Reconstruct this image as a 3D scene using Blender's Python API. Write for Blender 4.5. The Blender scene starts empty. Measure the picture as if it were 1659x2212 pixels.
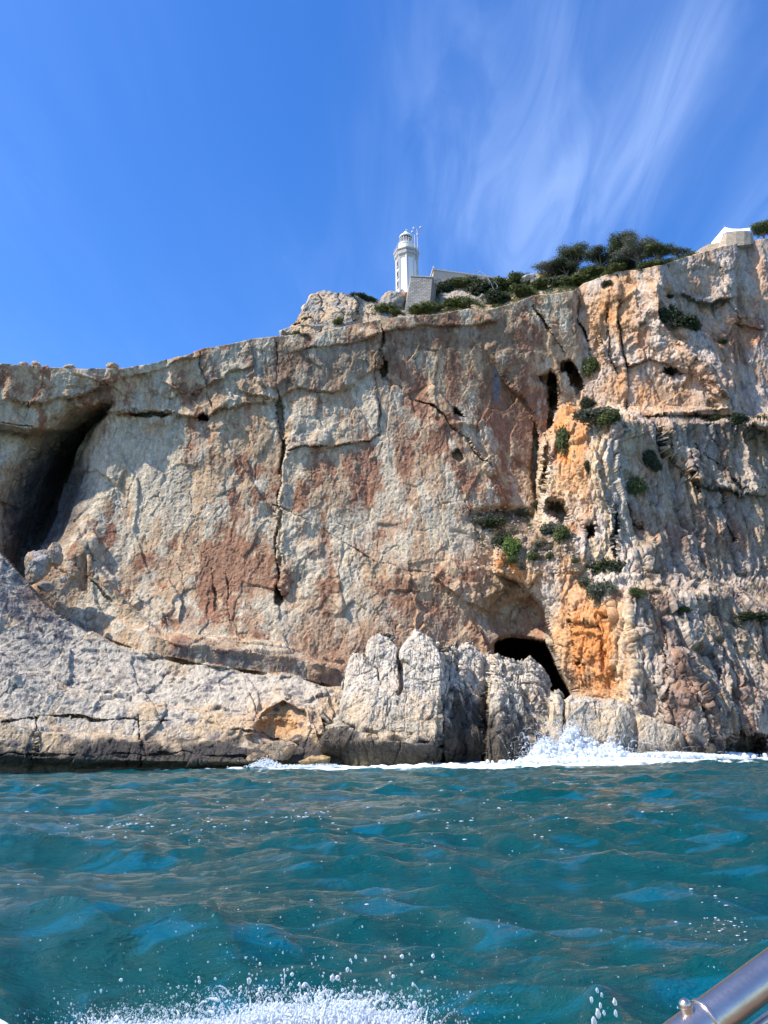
import bpy, math, random
import numpy as np
from mathutils import Vector, Matrix
from concurrent.futures import ThreadPoolExecutor

random.seed(7)
S = bpy.context.scene
COL = S.collection
R = math.radians

# ------------------------------------------------------------------ camera
W0, H0, FP = 1659.0, 2212.0, 1661.0          # photo frame used for layout, focal length in its pixels
PITCH, ROLL, CAMZ = R(17.26), R(1.04), 2.4
fwd = np.array([0, math.cos(PITCH), math.sin(PITCH)])
up0 = np.array([0, -math.sin(PITCH), math.cos(PITCH)])
rt0 = np.array([1.0, 0, 0])
rgt = math.cos(ROLL) * rt0 - math.sin(ROLL) * up0
upv = math.sin(ROLL) * rt0 + math.cos(ROLL) * up0
CAM = np.array([0, 0, CAMZ])
cam = bpy.data.cameras.new('camera')
cam.sensor_fit = 'VERTICAL'; cam.sensor_height = 24.0; cam.lens = 24.0 * FP / H0
cam.clip_start = 0.05; cam.clip_end = 20000
co = bpy.data.objects.new('camera', cam); COL.objects.link(co)
m = Matrix.Identity(4)
for i in range(3):
    m[i][0] = rgt[i]; m[i][1] = upv[i]; m[i][2] = -fwd[i]; m[i][3] = CAM[i]
co.matrix_world = m
S.camera = co

# ------------------------------------------------------------------ sky, sun, exposure
SUN_EL, SUN_AZ = R(50), R(-110)               # azimuth from +Y, clockwise: left of the view, a little behind the cliff
sdir = Vector((math.cos(SUN_EL) * math.sin(SUN_AZ), math.cos(SUN_EL) * math.cos(SUN_AZ), math.sin(SUN_EL)))
sl = bpy.data.lights.new('sun', 'SUN'); sl.energy = 4.0; sl.angle = R(0.53); sl.color = (1.0, 0.93, 0.82)
so = bpy.data.objects.new('sun', sl); COL.objects.link(so)
so.rotation_euler = sdir.to_track_quat('Z', 'Y').to_euler()
so.location = (-60, 0, 200)

w = bpy.data.worlds.new('World'); S.world = w; w.use_nodes = True
nt = w.node_tree; N = nt.nodes; L = nt.links; N.clear()
sky = N.new('ShaderNodeTexSky'); sky.sky_type = 'NISHITA'; sky.sun_disc = False
sky.sun_elevation = SUN_EL; sky.sun_rotation = SUN_AZ
sky.air_density = 1.0; sky.dust_density = 0.5; sky.ozone_density = 2.2; sky.altitude = 0
hs = N.new('ShaderNodeHueSaturation'); hs.inputs['Saturation'].default_value = 1.36; hs.inputs['Hue'].default_value = 0.512
hs.inputs['Value'].default_value = 1.0
L.new(sky.outputs[0], hs.inputs['Color'])
tc = N.new('ShaderNodeTexCoord')
sp = N.new('ShaderNodeSeparateXYZ'); L.new(tc.outputs['Generated'], sp.inputs[0])
def wmath(op, a, b=None, c=None):
    n = N.new('ShaderNodeMath'); n.operation = op
    for i, v in enumerate((a, b, c)):
        if v is None: continue
        if isinstance(v, (int, float)): n.inputs[i].default_value = v
        else: L.new(v, n.inputs[i])
    return n.outputs[0]
zc = wmath('MAXIMUM', sp.outputs[2], 0.05)
ux = wmath('DIVIDE', sp.outputs[0], zc); uy = wmath('DIVIDE', sp.outputs[1], zc)
cx = N.new('ShaderNodeCombineXYZ'); L.new(ux, cx.inputs[0]); L.new(uy, cx.inputs[1])
def cirrus(rot, sx, sy, scale, lo, hi, det=7, dist=0.6, off=(0, 0, 0)):
    mp = N.new('ShaderNodeMapping'); mp.inputs['Rotation'].default_value = (0, 0, R(rot))
    mp.inputs['Scale'].default_value = (sx, sy, 1); mp.inputs['Location'].default_value = off
    L.new(cx.outputs[0], mp.inputs[0])
    nz = N.new('ShaderNodeTexNoise'); nz.inputs['Scale'].default_value = scale; nz.inputs['Detail'].default_value = det
    nz.inputs['Roughness'].default_value = 0.55; nz.inputs['Distortion'].default_value = dist
    L.new(mp.outputs[0], nz.inputs['Vector'])
    mr = N.new('ShaderNodeMapRange'); mr.interpolation_type = 'SMOOTHSTEP'
    mr.inputs[1].default_value = lo; mr.inputs[2].default_value = hi
    L.new(nz.outputs['Fac'], mr.inputs[0]); return mr.outputs[0]
c1 = cirrus(-14, 2.2, 0.55, 1.1, 0.28, 0.86, det=3, dist=0.3, off=(1.15, 0.9, 0))
c2 = cirrus(-22, 7.0, 1.5, 1.3, 0.30, 0.80, det=6, dist=1.0, off=(2.7, 1.1, 0))
# cirrus lies to the right of the view
side = N.new('ShaderNodeMapRange'); side.interpolation_type = 'SMOOTHSTEP'
side.inputs[1].default_value = -0.35; side.inputs[2].default_value = 0.25
L.new(ux, side.inputs[0])
sd = wmath('MULTIPLY_ADD', side.outputs[0], 0.85, 0.15)
cc = wmath('MULTIPLY', wmath('MULTIPLY', wmath('MULTIPLY_ADD', c2, 0.75, 0.25), c1), sd)
cfac = wmath('MULTIPLY', cc, 0.24)
mx = N.new('ShaderNodeMixRGB'); L.new(cfac, mx.inputs[0]); L.new(hs.outputs[0], mx.inputs[1])
mx.inputs[2].default_value = (6.2, 7.4, 9.2, 1)
bg = N.new('ShaderNodeBackground'); bg.inputs['Strength'].default_value = 0.15
L.new(mx.outputs[0], bg.inputs[0])
wo = N.new('ShaderNodeOutputWorld'); L.new(bg.outputs[0], wo.inputs[0])

vs = S.view_settings
S.display_settings.display_device = 'sRGB'
vs.view_transform = 'Standard'; vs.look = 'None'; vs.gamma = 1.0; vs.use_curve_mapping = False
vs.exposure = 0.90
S.cycles.max_bounces = 6; S.cycles.diffuse_bounces = 3; S.cycles.glossy_bounces = 3; S.cycles.transmission_bounces = 4
S.cycles.transparent_max_bounces = 8
S.cycles.sample_clamp_indirect = 8.0

# ------------------------------------------------------------------ projection helpers
def rays(px, py):
    a = (np.asarray(px, float) - W0 / 2) / FP; b = (H0 / 2 - np.asarray(py, float)) / FP
    return fwd + a[..., None] * rgt + b[..., None] * upv
def at(px, py, Y):
    """world point seen at photo position px,py at forward distance Y"""
    d = rays(px, py); t = np.asarray(Y, float) / d[..., 1]
    return CAM + d * t[..., None]
def proj(P):
    d = np.asarray(P, float) - CAM
    z = d @ fwd
    return W0 / 2 + FP * (d @ rgt) / z, H0 / 2 - FP * (d @ upv) / z

# ------------------------------------------------------------------ numpy noise
POOL = ThreadPoolExecutor(4)
def par(fn, P, *a, **k):
    """run fn over chunks of the first axis in threads"""
    P = np.ascontiguousarray(P, dtype=np.float32)
    n = len(P); cs = 60000
    if n <= cs: return fn(P, *a, **k)
    parts = list(POOL.map(lambda i: fn(P[i:i + cs], *a, **k), range(0, n, cs)))
    if isinstance(parts[0], tuple):
        return tuple(np.concatenate([p[j] for p in parts]) for j in range(len(parts[0])))
    return np.concatenate(parts)
def hsh(ix, iy, iz, s):
    h = (ix.astype(np.uint32) * np.uint32(374761393)) ^ (iy.astype(np.uint32) * np.uint32(668265263)) ^ (iz.astype(np.uint32) * np.uint32(2147483647 - 58)) ^ np.uint32((s * 2654435761) & 0xffffffff)
    h = (h ^ (h >> np.uint32(13))) * np.uint32(1274126177)
    h ^= h >> np.uint32(16); h = h * np.uint32(2246822519); h ^= h >> np.uint32(13)
    return h
def _perlin(P, s):
    f = np.floor(P); i = f.astype(np.int32); t = P - f
    u = t * t * t * (t * (t * 6 - 15) + 10)
    r = 0
    for dx in (0, 1):
        wx = u[:, 0] if dx else 1 - u[:, 0]
        for dy in (0, 1):
            wy = wx * (u[:, 1] if dy else 1 - u[:, 1])
            for dz in (0, 1):
                ww = wy * (u[:, 2] if dz else 1 - u[:, 2])
                h = hsh(i[:, 0] + dx, i[:, 1] + dy, i[:, 2] + dz, s)
                gx = (h & np.uint32(1023)).astype(np.float32) / 511.5 - 1
                gy = ((h >> np.uint32(10)) & np.uint32(1023)).astype(np.float32) / 511.5 - 1
                gz = ((h >> np.uint32(20)) & np.uint32(1023)).astype(np.float32) / 511.5 - 1
                r = r + ww * (gx * (t[:, 0] - dx) + gy * (t[:, 1] - dy) + gz * (t[:, 2] - dz))
    return (r * 1.5).astype(np.float32)
def fbm(P, scale, octs=4, s=1, gain=0.5, lac=2.03, st=(1, 1, 1), ridge=False):
    """fractal noise; scale = size in metres of the largest features; st = stretch per axis"""
    def f(Q):
        Q = Q / (np.float32(scale) * np.array(st, np.float32))
        a, tot, nrm = 1.0, 0, 0
        for o in range(octs):
            v = _perlin(Q + np.float32(17.3 * o), s + o)
            if ridge: v = 1 - 2 * np.abs(v)
            tot = tot + a * v; nrm += a
            a *= gain; Q = Q * np.float32(lac)
        return tot / nrm
    return par(f, P)
def cells(P, size, s=1, st=(1, 1, 1), jit=0.9):
    """Voronoi: returns F1, F2-F1 (both in cell units), three randoms in [-1,1], offset vector to the cell point"""
    def f(Q):
        Q = Q / (np.float32(size) * np.array(st, np.float32))
        b = np.floor(Q).astype(np.int32); n = len(Q)
        f1 = np.full(n, 9, np.float32); f2 = np.full(n, 9, np.float32)
        hb = np.zeros(n, np.uint32); off = np.zeros((n, 3), np.float32)
        for dx in (-1, 0, 1):
            for dy in (-1, 0, 1):
                for dz in (-1, 0, 1):
                    c = b + np.array([dx, dy, dz], np.int32)
                    h = hsh(c[:, 0], c[:, 1], c[:, 2], s)
                    q = np.stack([(h & np.uint32(1023)), (h >> np.uint32(10)) & np.uint32(1023), (h >> np.uint32(20)) & np.uint32(1023)], 1).astype(np.float32) / 1023
                    d = Q - (c + 0.5 + (q - 0.5) * np.float32(jit))
                    dd = np.sqrt((d * d).sum(1))
                    near = dd < f1
                    f2 = np.where(near, f1, np.minimum(f2, dd))
                    f1 = np.where(near, dd, f1)
                    hb = np.where(near, h, hb); off[near] = d[near]
        h2 = hb * np.uint32(2654435769); h2 ^= h2 >> np.uint32(15)
        r = np.stack([(h2 & np.uint32(1023)), (h2 >> np.uint32(10)) & np.uint32(1023), (h2 >> np.uint32(20)) & np.uint32(1023)], 1).astype(np.float32) / 511.5 - 1
        return f1, f2 - f1, r, off
    return par(f, P)
def facets(P, size, s, tilt=1.0, st=(1, 1, 1)):
    """angular broken-rock relief: every cell a tilted plane at its own height; returns height in [-1,1]-ish and edge distance"""
    f1, e, r, off = cells(P, size, s, st)
    h = 0.45 * r[:, 0] + tilt * (off[:, 0] * r[:, 1] + off[:, 2] * r[:, 2])
    return h, e
def sm(a, b, x):
    t = np.clip((x - a) / (b - a), 0, 1); return t * t * (3 - 2 * t)
def lerp(a, b, t): return a + (b - a) * t
def polyd(px, py, pts):
    """distance to a polyline in the layout frame, arc parameter 0..1, signed side"""
    best = np.full(px.shape, 1e9); tt = np.zeros(px.shape); sg = np.zeros(px.shape)
    seg = [math.dist(pts[i][:2], pts[i + 1][:2]) for i in range(len(pts) - 1)]; tot = sum(seg); acc = 0
    for i in range(len(pts) - 1):
        x0, y0 = pts[i][:2]; x1, y1 = pts[i + 1][:2]; dx, dy = x1 - x0, y1 - y0; q = dx * dx + dy * dy
        t = np.clip(((px - x0) * dx + (py - y0) * dy) / q, 0, 1)
        d = np.hypot(px - x0 - t * dx, py - y0 - t * dy)
        n = d < best
        best = np.where(n, d, best); tt = np.where(n, (acc + t * seg[i]) / tot, tt)
        sg = np.where(n, np.sign(dx * (py - y0) - dy * (px - x0)), sg)
        acc += seg[i]
    return best, tt, sg
def blob(px, py, cx, cy, rx, ry, ang=0):
    a = R(ang); dx = px - cx; dy = py - cy
    u = (dx * math.cos(a) + dy * math.sin(a)) / rx; v = (-dx * math.sin(a) + dy * math.cos(a)) / ry
    return np.exp(-(u * u + v * v))
def tps(pts):
    A = np.array(pts, float); n = len(A)
    X = A[:, :2] / 500.0
    def K(r2): return 0.5 * r2 * np.log(r2 + 1e-12)
    D = ((X[:, None] - X[None]) ** 2).sum(-1)
    M = np.zeros((n + 3, n + 3)); M[:n, :n] = K(D) + np.eye(n) * 1e-4; M[:n, n] = 1; M[:n, n + 1:] = X; M[n:, :n] = M[:n, n:].T
    c = np.linalg.solve(M, np.concatenate([A[:, 2], [0, 0, 0]]))
    def f(px, py):
        x = px / 500.0; y = py / 500.0
        r = c[n] + c[n + 1] * x + c[n + 2] * y
        for i in range(n):
            r = r + c[i] * K((x - X[i, 0]) ** 2 + (y - X[i, 1]) ** 2)
        return r
    return f
def interp(x, pts):
    p = np.array(pts, float); return np.interp(x, p[:, 0], p[:, 1])

# ------------------------------------------------------------------ object helpers
def tag(o, label=None, cat=None, group=None, kind=None):
    if label: o['label'] = label
    if cat: o['category'] = cat
    if group: o['group'] = group
    if kind: o['kind'] = kind
    return o
def link(o, parent=None):
    COL.objects.link(o)
    if parent is not None: o.parent = parent
    return o
def empty(name, loc=(0, 0, 0), rz=0):
    o = bpy.data.objects.new(name, None); o.location = loc; o.rotation_euler = (0, 0, rz); return link(o)
def npmesh(name, V, F, mat=None, col=None, smooth=True, attrs=None, parent=None):
    V = np.ascontiguousarray(V, np.float32); F = np.asarray(F, np.int32)
    me = bpy.data.meshes.new(name)
    k = F.shape[1]
    me.vertices.add(len(V)); me.vertices.foreach_set('co', V.ravel())
    me.loops.add(F.size); me.loops.foreach_set('vertex_index', F.ravel())
    me.polygons.add(len(F)); me.polygons.foreach_set('loop_start', np.arange(0, F.size, k, dtype=np.int32))
    me.polygons.foreach_set('loop_total', np.full(len(F), k, np.int32))
    me.update(calc_edges=True)
    me.polygons.foreach_set('use_smooth', np.full(len(F), smooth))
    if col is not None:
        a = me.color_attributes.new('Col', 'FLOAT_COLOR', 'POINT')
        c = np.ones((len(V), 4), np.float32); c[:, :3] = np.clip(col, 0, 1); a.data.foreach_set('color', c.ravel())
    for nm, v in (attrs or {}).items():
        a = me.attributes.new(nm, 'FLOAT', 'POINT'); a.data.foreach_set('value', np.ascontiguousarray(v, np.float32))
    if mat: me.materials.append(mat)
    o = bpy.data.objects.new(name, me); return link(o, parent)
def gridfaces(nr, nc, flip=False):
    i = np.arange(nr * nc).reshape(nr, nc)
    q = [i[:-1, :-1], i[:-1, 1:], i[1:, 1:], i[1:, :-1]]
    if flip: q = q[::-1]
    return np.stack([a.ravel() for a in q], 1)
def gnormals(P):
    gu = np.gradient(P, axis=1); gv = np.gradient(P, axis=0)
    n = np.cross(gu, gv); n /= np.linalg.norm(n, axis=-1, keepdims=True) + 1e-9
    return n
class MB:
    """collects simple shapes into one mesh"""
    def __init__(s): s.v = []; s.f = []
    def add(s, vs, fs):
        b = len(s.v); s.v += [tuple(map(float, v)) for v in vs]; s.f += [tuple(b + i for i in f) for f in fs]; return s
    def box(s, c, d, rz=0):
        ca, sa = math.cos(rz), math.sin(rz); vs = []
        for z in (-1, 1):
            for x, y in ((-1, -1), (1, -1), (1, 1), (-1, 1)):
                X, Y = x * d[0] / 2, y * d[1] / 2
                vs.append((c[0] + X * ca - Y * sa, c[1] + X * sa + Y * ca, c[2] + z * d[2] / 2))
        return s.add(vs, [(3, 2, 1, 0), (4, 5, 6, 7), (0, 1, 5, 4), (1, 2, 6, 5), (2, 3, 7, 6), (3, 0, 4, 7)])
    def lathe(s, prof, n=24, c=(0, 0, 0), ph=0, caps=True):
        vs = [(c[0] + r * math.cos(2 * math.pi * i / n + ph), c[1] + r * math.sin(2 * math.pi * i / n + ph), c[2] + z) for r, z in prof for i in range(n)]
        fs = [(j * n + i, j * n + (i + 1) % n, (j + 1) * n + (i + 1) % n, (j + 1) * n + i) for j in range(len(prof) - 1) for i in range(n)]
        if caps: fs += [tuple(range(n))[::-1], tuple((len(prof) - 1) * n + i for i in range(n))]
        return s.add(vs, fs)
    def tube(s, pts, r, n=10, r2=None):
        pts = [Vector(p) for p in pts]; vs = []; k = len(pts)
        for j, p in enumerate(pts):
            d = (pts[min(j + 1, k - 1)] - pts[max(j - 1, 0)]).normalized()
            a = d.cross(Vector((0, 0, 1)))
            if a.length < 1e-3: a = d.cross(Vector((0, 1, 0)))
            a.normalize(); b = d.cross(a)
            rr = r if r2 is None else r + (r2 - r) * j / (k - 1)
            for i in range(n):
                t = 2 * math.pi * i / n; vs.append(p + a * math.cos(t) * rr + b * math.sin(t) * rr)
        fs = [(j * n + i, j * n + (i + 1) % n, (j + 1) * n + (i + 1) % n, (j + 1) * n + i) for j in range(k - 1) for i in range(n)]
        fs += [tuple(range(n))[::-1], tuple((k - 1) * n + i for i in range(n))]
        return s.add(vs, fs)
    def ball(s, c, r, n=12, m=8):
        prof = [(max(1e-4, r * math.sin(math.pi * j / m)), -r * math.cos(math.pi * j / m)) for j in range(m + 1)]
        return s.lathe(prof, n, c)
    def build(s, name, mat, parent=None, smooth=False, bevel=0):
        me = bpy.data.meshes.new(name); me.from_pydata(s.v, [], s.f); me.update()
        import bmesh
        bm = bmesh.new(); bm.from_mesh(me); bmesh.ops.recalc_face_normals(bm, faces=bm.faces); bm.to_mesh(me); bm.free()
        if smooth:
            me.polygons.foreach_set('use_smooth', [True] * len(me.polygons))
            try: me.set_sharp_from_angle(angle=R(38))
            except Exception: pass
        me.materials.append(mat)
        o = bpy.data.objects.new(name, me); link(o, parent)
        if bevel:
            b = o.modifiers.new('bevel', 'BEVEL'); b.width = bevel; b.segments = 2; b.limit_method = 'ANGLE'
        return o

# ------------------------------------------------------------------ materials
def newmat(name):
    mt = bpy.data.materials.new(name); mt.use_nodes = True
    t = mt.node_tree; t.nodes.clear()
    o = t.nodes.new('ShaderNodeOutputMaterial'); return mt, t, o
def nn(t, typ, **kw):
    n = t.nodes.new(typ)
    for k, v in kw.items():
        if k.startswith('_'): setattr(n, k[1:], v)
        else:
            n.inputs[k.replace('__', ' ')].default_value = v
    return n
def noise(t, vec, scale, detail=5, rough=0.55, dist=0.0):
    n = nn(t, 'ShaderNodeTexNoise', Scale=scale, Detail=detail, Roughness=rough, Distortion=dist)
    t.links.new(vec, n.inputs['Vector']); return n
def plain(name, col, rough=0.6, metal=0.0, var=0.12, vscale=3.0, bump=0.0, bscale=20, **kw):
    mt, t, o = newmat(name); b = nn(t, 'ShaderNodeBsdfPrincipled', Roughness=rough, Metallic=metal)
    tc = nn(t, 'ShaderNodeTexCoord'); nz = noise(t, tc.outputs['Object'], vscale)
    mr = nn(t, 'ShaderNodeMapRange'); mr.inputs[1].default_value = 0.25; mr.inputs[2].default_value = 0.75
    mr.inputs[3].default_value = 1 - var; mr.inputs[4].default_value = 1 + var
    t.links.new(nz.outputs['Fac'], mr.inputs[0])
    v = nn(t, 'ShaderNodeVectorMath', _operation='SCALE'); v.inputs[0].default_value = col[:3]
    t.links.new(mr.outputs[0], v.inputs['Scale']); t.links.new(v.outputs[0], b.inputs['Base Color'])
    if bump:
        n2 = noise(t, tc.outputs['Object'], bscale); bp = nn(t, 'ShaderNodeBump', Strength=bump, Distance=0.05)
        t.links.new(n2.outputs['Fac'], bp.inputs['Height']); t.links.new(bp.outputs[0], b.inputs['Normal'])
    for k, x in kw.items(): b.inputs[k.replace('__', ' ')].default_value = x
    t.links.new(b.outputs[0], o.inputs[0]); return mt

def rock_material(name, bump=1.0, pits=0.5):
    """weathered limestone: stain colours come from the Col attribute, grain, pits and relief from noise"""
    mt, t, o = newmat(name); b = nn(t, 'ShaderNodeBsdfPrincipled', Roughness=0.95)
    b.inputs['Specular IOR Level'].default_value = 0.15
    tc = nn(t, 'ShaderNodeTexCoord'); at_ = nn(t, 'ShaderNodeAttribute', _attribute_name='Col')
    mp = nn(t, 'ShaderNodeMapping'); mp.inputs['Scale'].default_value = (1, 1, 0.5)
    t.links.new(tc.outputs['Object'], mp.inputs[0])
    n1 = noise(t, mp.outputs[0], 1.1, 8, 0.65, 0.4); n2 = noise(t, tc.outputs['Object'], 5.0, 6, 0.7)
    mr = nn(t, 'ShaderNodeMapRange'); mr.inputs[1].default_value = 0.3; mr.inputs[2].default_value = 0.7
    mr.inputs[3].default_value = 0.74; mr.inputs[4].default_value = 1.2
    t.links.new(n1.outputs['Fac'], mr.inputs[0])
    mr2 = nn(t, 'ShaderNodeMapRange'); mr2.inputs[1].default_value = 0.3; mr2.inputs[2].default_value = 0.62
    mr2.inputs[3].default_value = 1 - pits; mr2.inputs[4].default_value = 1.06
    t.links.new(n2.outputs['Fac'], mr2.inputs[0])
    mu = nn(t, 'ShaderNodeMath', _operation='MULTIPLY'); t.links.new(mr.outputs[0], mu.inputs[0]); t.links.new(mr2.outputs[0], mu.inputs[1])
    v = nn(t, 'ShaderNodeVectorMath', _operation='SCALE'); t.links.new(at_.outputs['Color'], v.inputs[0])
    t.links.new(mu.outputs[0], v.inputs['Scale']); t.links.new(v.outputs[0], b.inputs['Base Color'])
    n3 = noise(t, tc.outputs['Object'], 1.8, 9, 0.7, 0.3)
    bp = nn(t, 'ShaderNodeBump', Strength=bump, Distance=0.26)
    t.links.new(n3.outputs['Fac'], bp.inputs['Height']); t.links.new(bp.outputs[0], b.inputs['Normal'])
    t.links.new(b.outputs[0], o.inputs[0]); return mt
MROCK = rock_material('weathered_limestone')
MROCKR = rock_material('jagged_limestone', 1.0, 0.55)

def leaf_material(name, col, trans=0.25):
    mt, t, o = newmat(name); b = nn(t, 'ShaderNodeBsdfPrincipled', Roughness=0.6)
    b.inputs['Specular IOR Level'].default_value = 0.3
    a = nn(t, 'ShaderNodeAttribute', _attribute_name='shade'); tc = nn(t, 'ShaderNodeTexCoord')
    nz = noise(t, tc.outputs['Object'], 0.9, 4)
    ad = nn(t, 'ShaderNodeMath', _operation='MULTIPLY_ADD'); t.links.new(nz.outputs['Fac'], ad.inputs[0]); ad.inputs[1].default_value = 1.1
    t.links.new(a.outputs['Fac'], ad.inputs[2])
    v = nn(t, 'ShaderNodeVectorMath', _operation='SCALE'); v.inputs[0].default_value = col; t.links.new(ad.outputs[0], v.inputs['Scale'])
    t.links.new(v.outputs[0], b.inputs['Base Color'])
    tr = nn(t, 'ShaderNodeBsdfTranslucent'); t.links.new(v.outputs[0], tr.inputs[0])
    mx = nn(t, 'ShaderNodeMixShader', Fac=trans); t.links.new(b.outputs[0], mx.inputs[1]); t.links.new(tr.outputs[0], mx.inputs[2])
    t.links.new(mx.outputs[0], o.inputs[0]); return mt
ML = {'pine': leaf_material('pine_leaves', (0.070, 0.086, 0.028)), 'dark': leaf_material('dark_leaves', (0.050, 0.066, 0.030)),
      'green': leaf_material('green_leaves', (0.105, 0.130, 0.042)), 'bright': leaf_material('bright_leaves', (0.15, 0.21, 0.045)),
      'grey': leaf_material('grey_leaves', (0.115, 0.125, 0.085)), 'dry': leaf_material('dry_stems', (0.20, 0.16, 0.10))}
MBARK = plain('bark', (0.16, 0.13, 0.10), 0.9, bump=0.6)
MDEAD = plain('dead_wood', (0.42, 0.40, 0.37), 0.9)
MWHITE = plain('white_render', (0.80, 0.79, 0.76), 0.6, var=0.05, vscale=0.6, bump=0.15)
MCREAM = plain('cream_trim', (0.52, 0.47, 0.40), 0.8, var=0.10)
MGREYT = plain('grey_trim', (0.55, 0.54, 0.55), 0.8, var=0.08)
MMETAL = plain('grey_metal', (0.45, 0.45, 0.46), 0.45, 0.6)
MDARK = plain('dark_opening', (0.02, 0.02, 0.022), 0.5)
MWALLR = plain('pinkish_render', (0.60, 0.47, 0.36), 0.85, var=0.12, vscale=0.5)

# ------------------------------------------------------------------ the cliff
def terrace(v, k, sharp=0.16):
    """steps in a smooth field: flat plates with broken edges"""
    q = v * k; f = np.floor(q); r = q - f
    return (f + sm(0.5 - sharp, 0.5 + sharp, r)) / k
def warp(P, s):
    return (P + 1.6 * np.stack([fbm(P, 6, 4, s + 50), fbm(P, 6, 4, s + 60), fbm(P, 6, 4, s + 70)], 1)).astype(np.float32)
def platefield(P, s, vert=1.6):
    return fbm(P, 8.5, 6, s + 20, 0.6, st=(1, 1, vert))
def rockdisp(P, amp, s=0, vert=1.5, flute=None, plates=1.0, fine=1.0):
    """metres of outward relief at points P (n,3); amp scales it per point"""
    P = P.astype(np.float32); Q = warp(P, s)
    d = 1.2 * fbm(P, 20, 4, s + 1, st=(1, 1, vert))
    h1, e1 = facets(Q, 7.0, s + 2, 1.2, (1, 1, vert)); d = d + 0.75 * h1
    h2, e2 = facets(Q, 2.7, s + 3, 1.3, (1, 1, vert * 1.5)); d = d + 0.34 * h2 * fine
    wq = Q + 0.5 * fbm(P, 1.4, 2, s + 80)[:, None]
    h3, e3 = facets(wq, 1.05, s + 4, 1.2, (1, 1, 2.4)); d = d + 0.20 * h3 * fine
    h4, e4 = facets(wq, 0.5, s + 14, 1.1, (1, 1, 2.0)); d = d + 0.09 * h4
    d = d + plates * (0.95 * terrace(platefield(P, s, vert), 7, 0.10) + 0.42 * fine * terrace(fbm(Q, 3.2, 4, s + 25, 0.6, st=(1, 1, 1.8)), 5, 0.12))
    brk = fbm(P, 5, 4, s + 9)
    d = d - 0.7 * sm(0.045, 0.0, e1) * sm(0.10, 0.35, brk) - 0.35 * sm(0.06, 0.0, e2) * sm(0.0, 0.3, -brk)
    rg_ = fbm(Q, 2.4, 5, s + 30, 0.6, st=(1, 1, 3.5), ridge=True); d = d + 0.34 * fine * (rg_ - 0.3)
    d = d + 0.12 * fbm(P, 0.6, 3, s + 5)
    if flute is not None:
        fl, _e = facets(Q, 1.5, s + 6, 1.5, (1, 1, 6.0)); fl2, _e2 = facets(Q, 4.0, s + 7, 1.5, (1, 1, 5.0)); fl3 = fbm(Q, 1.0, 3, s + 8, 0.6, st=(1, 1, 8.0), ridge=True)
        d = d + flute * (0.42 * fl + 1.05 * fl2 + 0.22 * fl3 - 0.5 * sm(0.08, 0, _e2))
    return d * amp
def rgb(r, g, b):
    """albedo of a stain as picked in display values"""
    return np.array([((c / 255 + 0.055) / 1.055) ** 2.4 for c in (r, g, b)])
def mixc(c, col, m): return c + (np.asarray(col) - c) * m[:, None]

def main_top(px):
    return interp(px, [(-260, 800), (-60, 792), (0, 787), (60, 790), (150, 796), (230, 797), (290, 792), (330, 786), (372, 774), (400, 768), (440, 752),
        (500, 742), (545, 732), (600, 727), (650, 722), (700, 716), (760, 702), (830, 688), (900, 682), (960, 676), (1010, 668), (1060, 668),
        (1110, 655), (1150, 640), (1200, 634), (1240, 628), (1262, 612), (1300, 598), (1330, 586), (1370, 583), (1400, 578), (1440, 570), (1480, 556),
        (1520, 544), (1560, 532), (1600, 524), (1659, 514), (1750, 500), (1950, 480)])
XL, XR = -240, 1900
NC, NR = 1420, 720
pxs = np.linspace(XL, XR, NC)
top = main_top(pxs)
jt = np.stack([pxs / 60, 0 * pxs, 0 * pxs], 1); top = top + 3.4 * fbm(jt, 1.0, 6, 77, 0.62) - 1.5 * np.abs(fbm(jt, 0.35, 3, 78))
bot = interp(pxs, [(-260, 1735), (0, 1720), (1000, 1690), (1659, 1668), (1900, 1660)])
sfr = np.linspace(0, 1, NR)
PX = np.repeat(pxs[None], NR, 0)
PY = top[None] + sfr[:, None] * (bot - top)[None]

base = tps([(-240, 800, 152), (0, 800, 154), (200, 805, 157), (400, 770, 160), (600, 730, 163), (800, 690, 165), (1000, 672, 167), (1150, 645, 168), (1240, 630, 168),
    (-200, 950, 152), (0, 1000, 156), (100, 1050, 160), (250, 950, 161.5), (420, 880, 161.5), (600, 900, 163), (800, 850, 166), (1000, 850, 168), (1140, 850, 171),
    (230, 1150, 159), (400, 1100, 159.5), (600, 1080, 160), (800, 1100, 161), (1000, 1050, 163), (1130, 1050, 170),
    (200, 1300, 152.5), (400, 1300, 153.5), (600, 1280, 155), (800, 1300, 154.5), (1000, 1250, 157), (1080, 1330, 157),
    (400, 1400, 148), (600, 1420, 150), (760, 1480, 150), (900, 1480, 152), (1050, 1480, 154), (1180, 1500, 150), (1000, 1620, 150), (800, 1640, 148),
    (-200, 1200, 146), (0, 1250, 145), (100, 1300, 148), (0, 1640, 140), (400, 1640, 140)])
WPT = np.stack([PX.ravel() / 60, PY.ravel() / 60, 0 * PX.ravel()], 1)
WX1 = 15 * fbm(WPT, 1.0, 5, 150, 0.52).reshape(PX.shape); WY1 = 15 * fbm(WPT, 1.0, 5, 160, 0.52).reshape(PX.shape); WX2 = 10 * fbm(WPT, 1.0, 3, 151, 0.5).reshape(PX.shape)
WM = sm(-0.25, 0.35, fbm(WPT, 0.9, 4, 170).reshape(PX.shape))
Yb = base(PX, PY)

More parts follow.
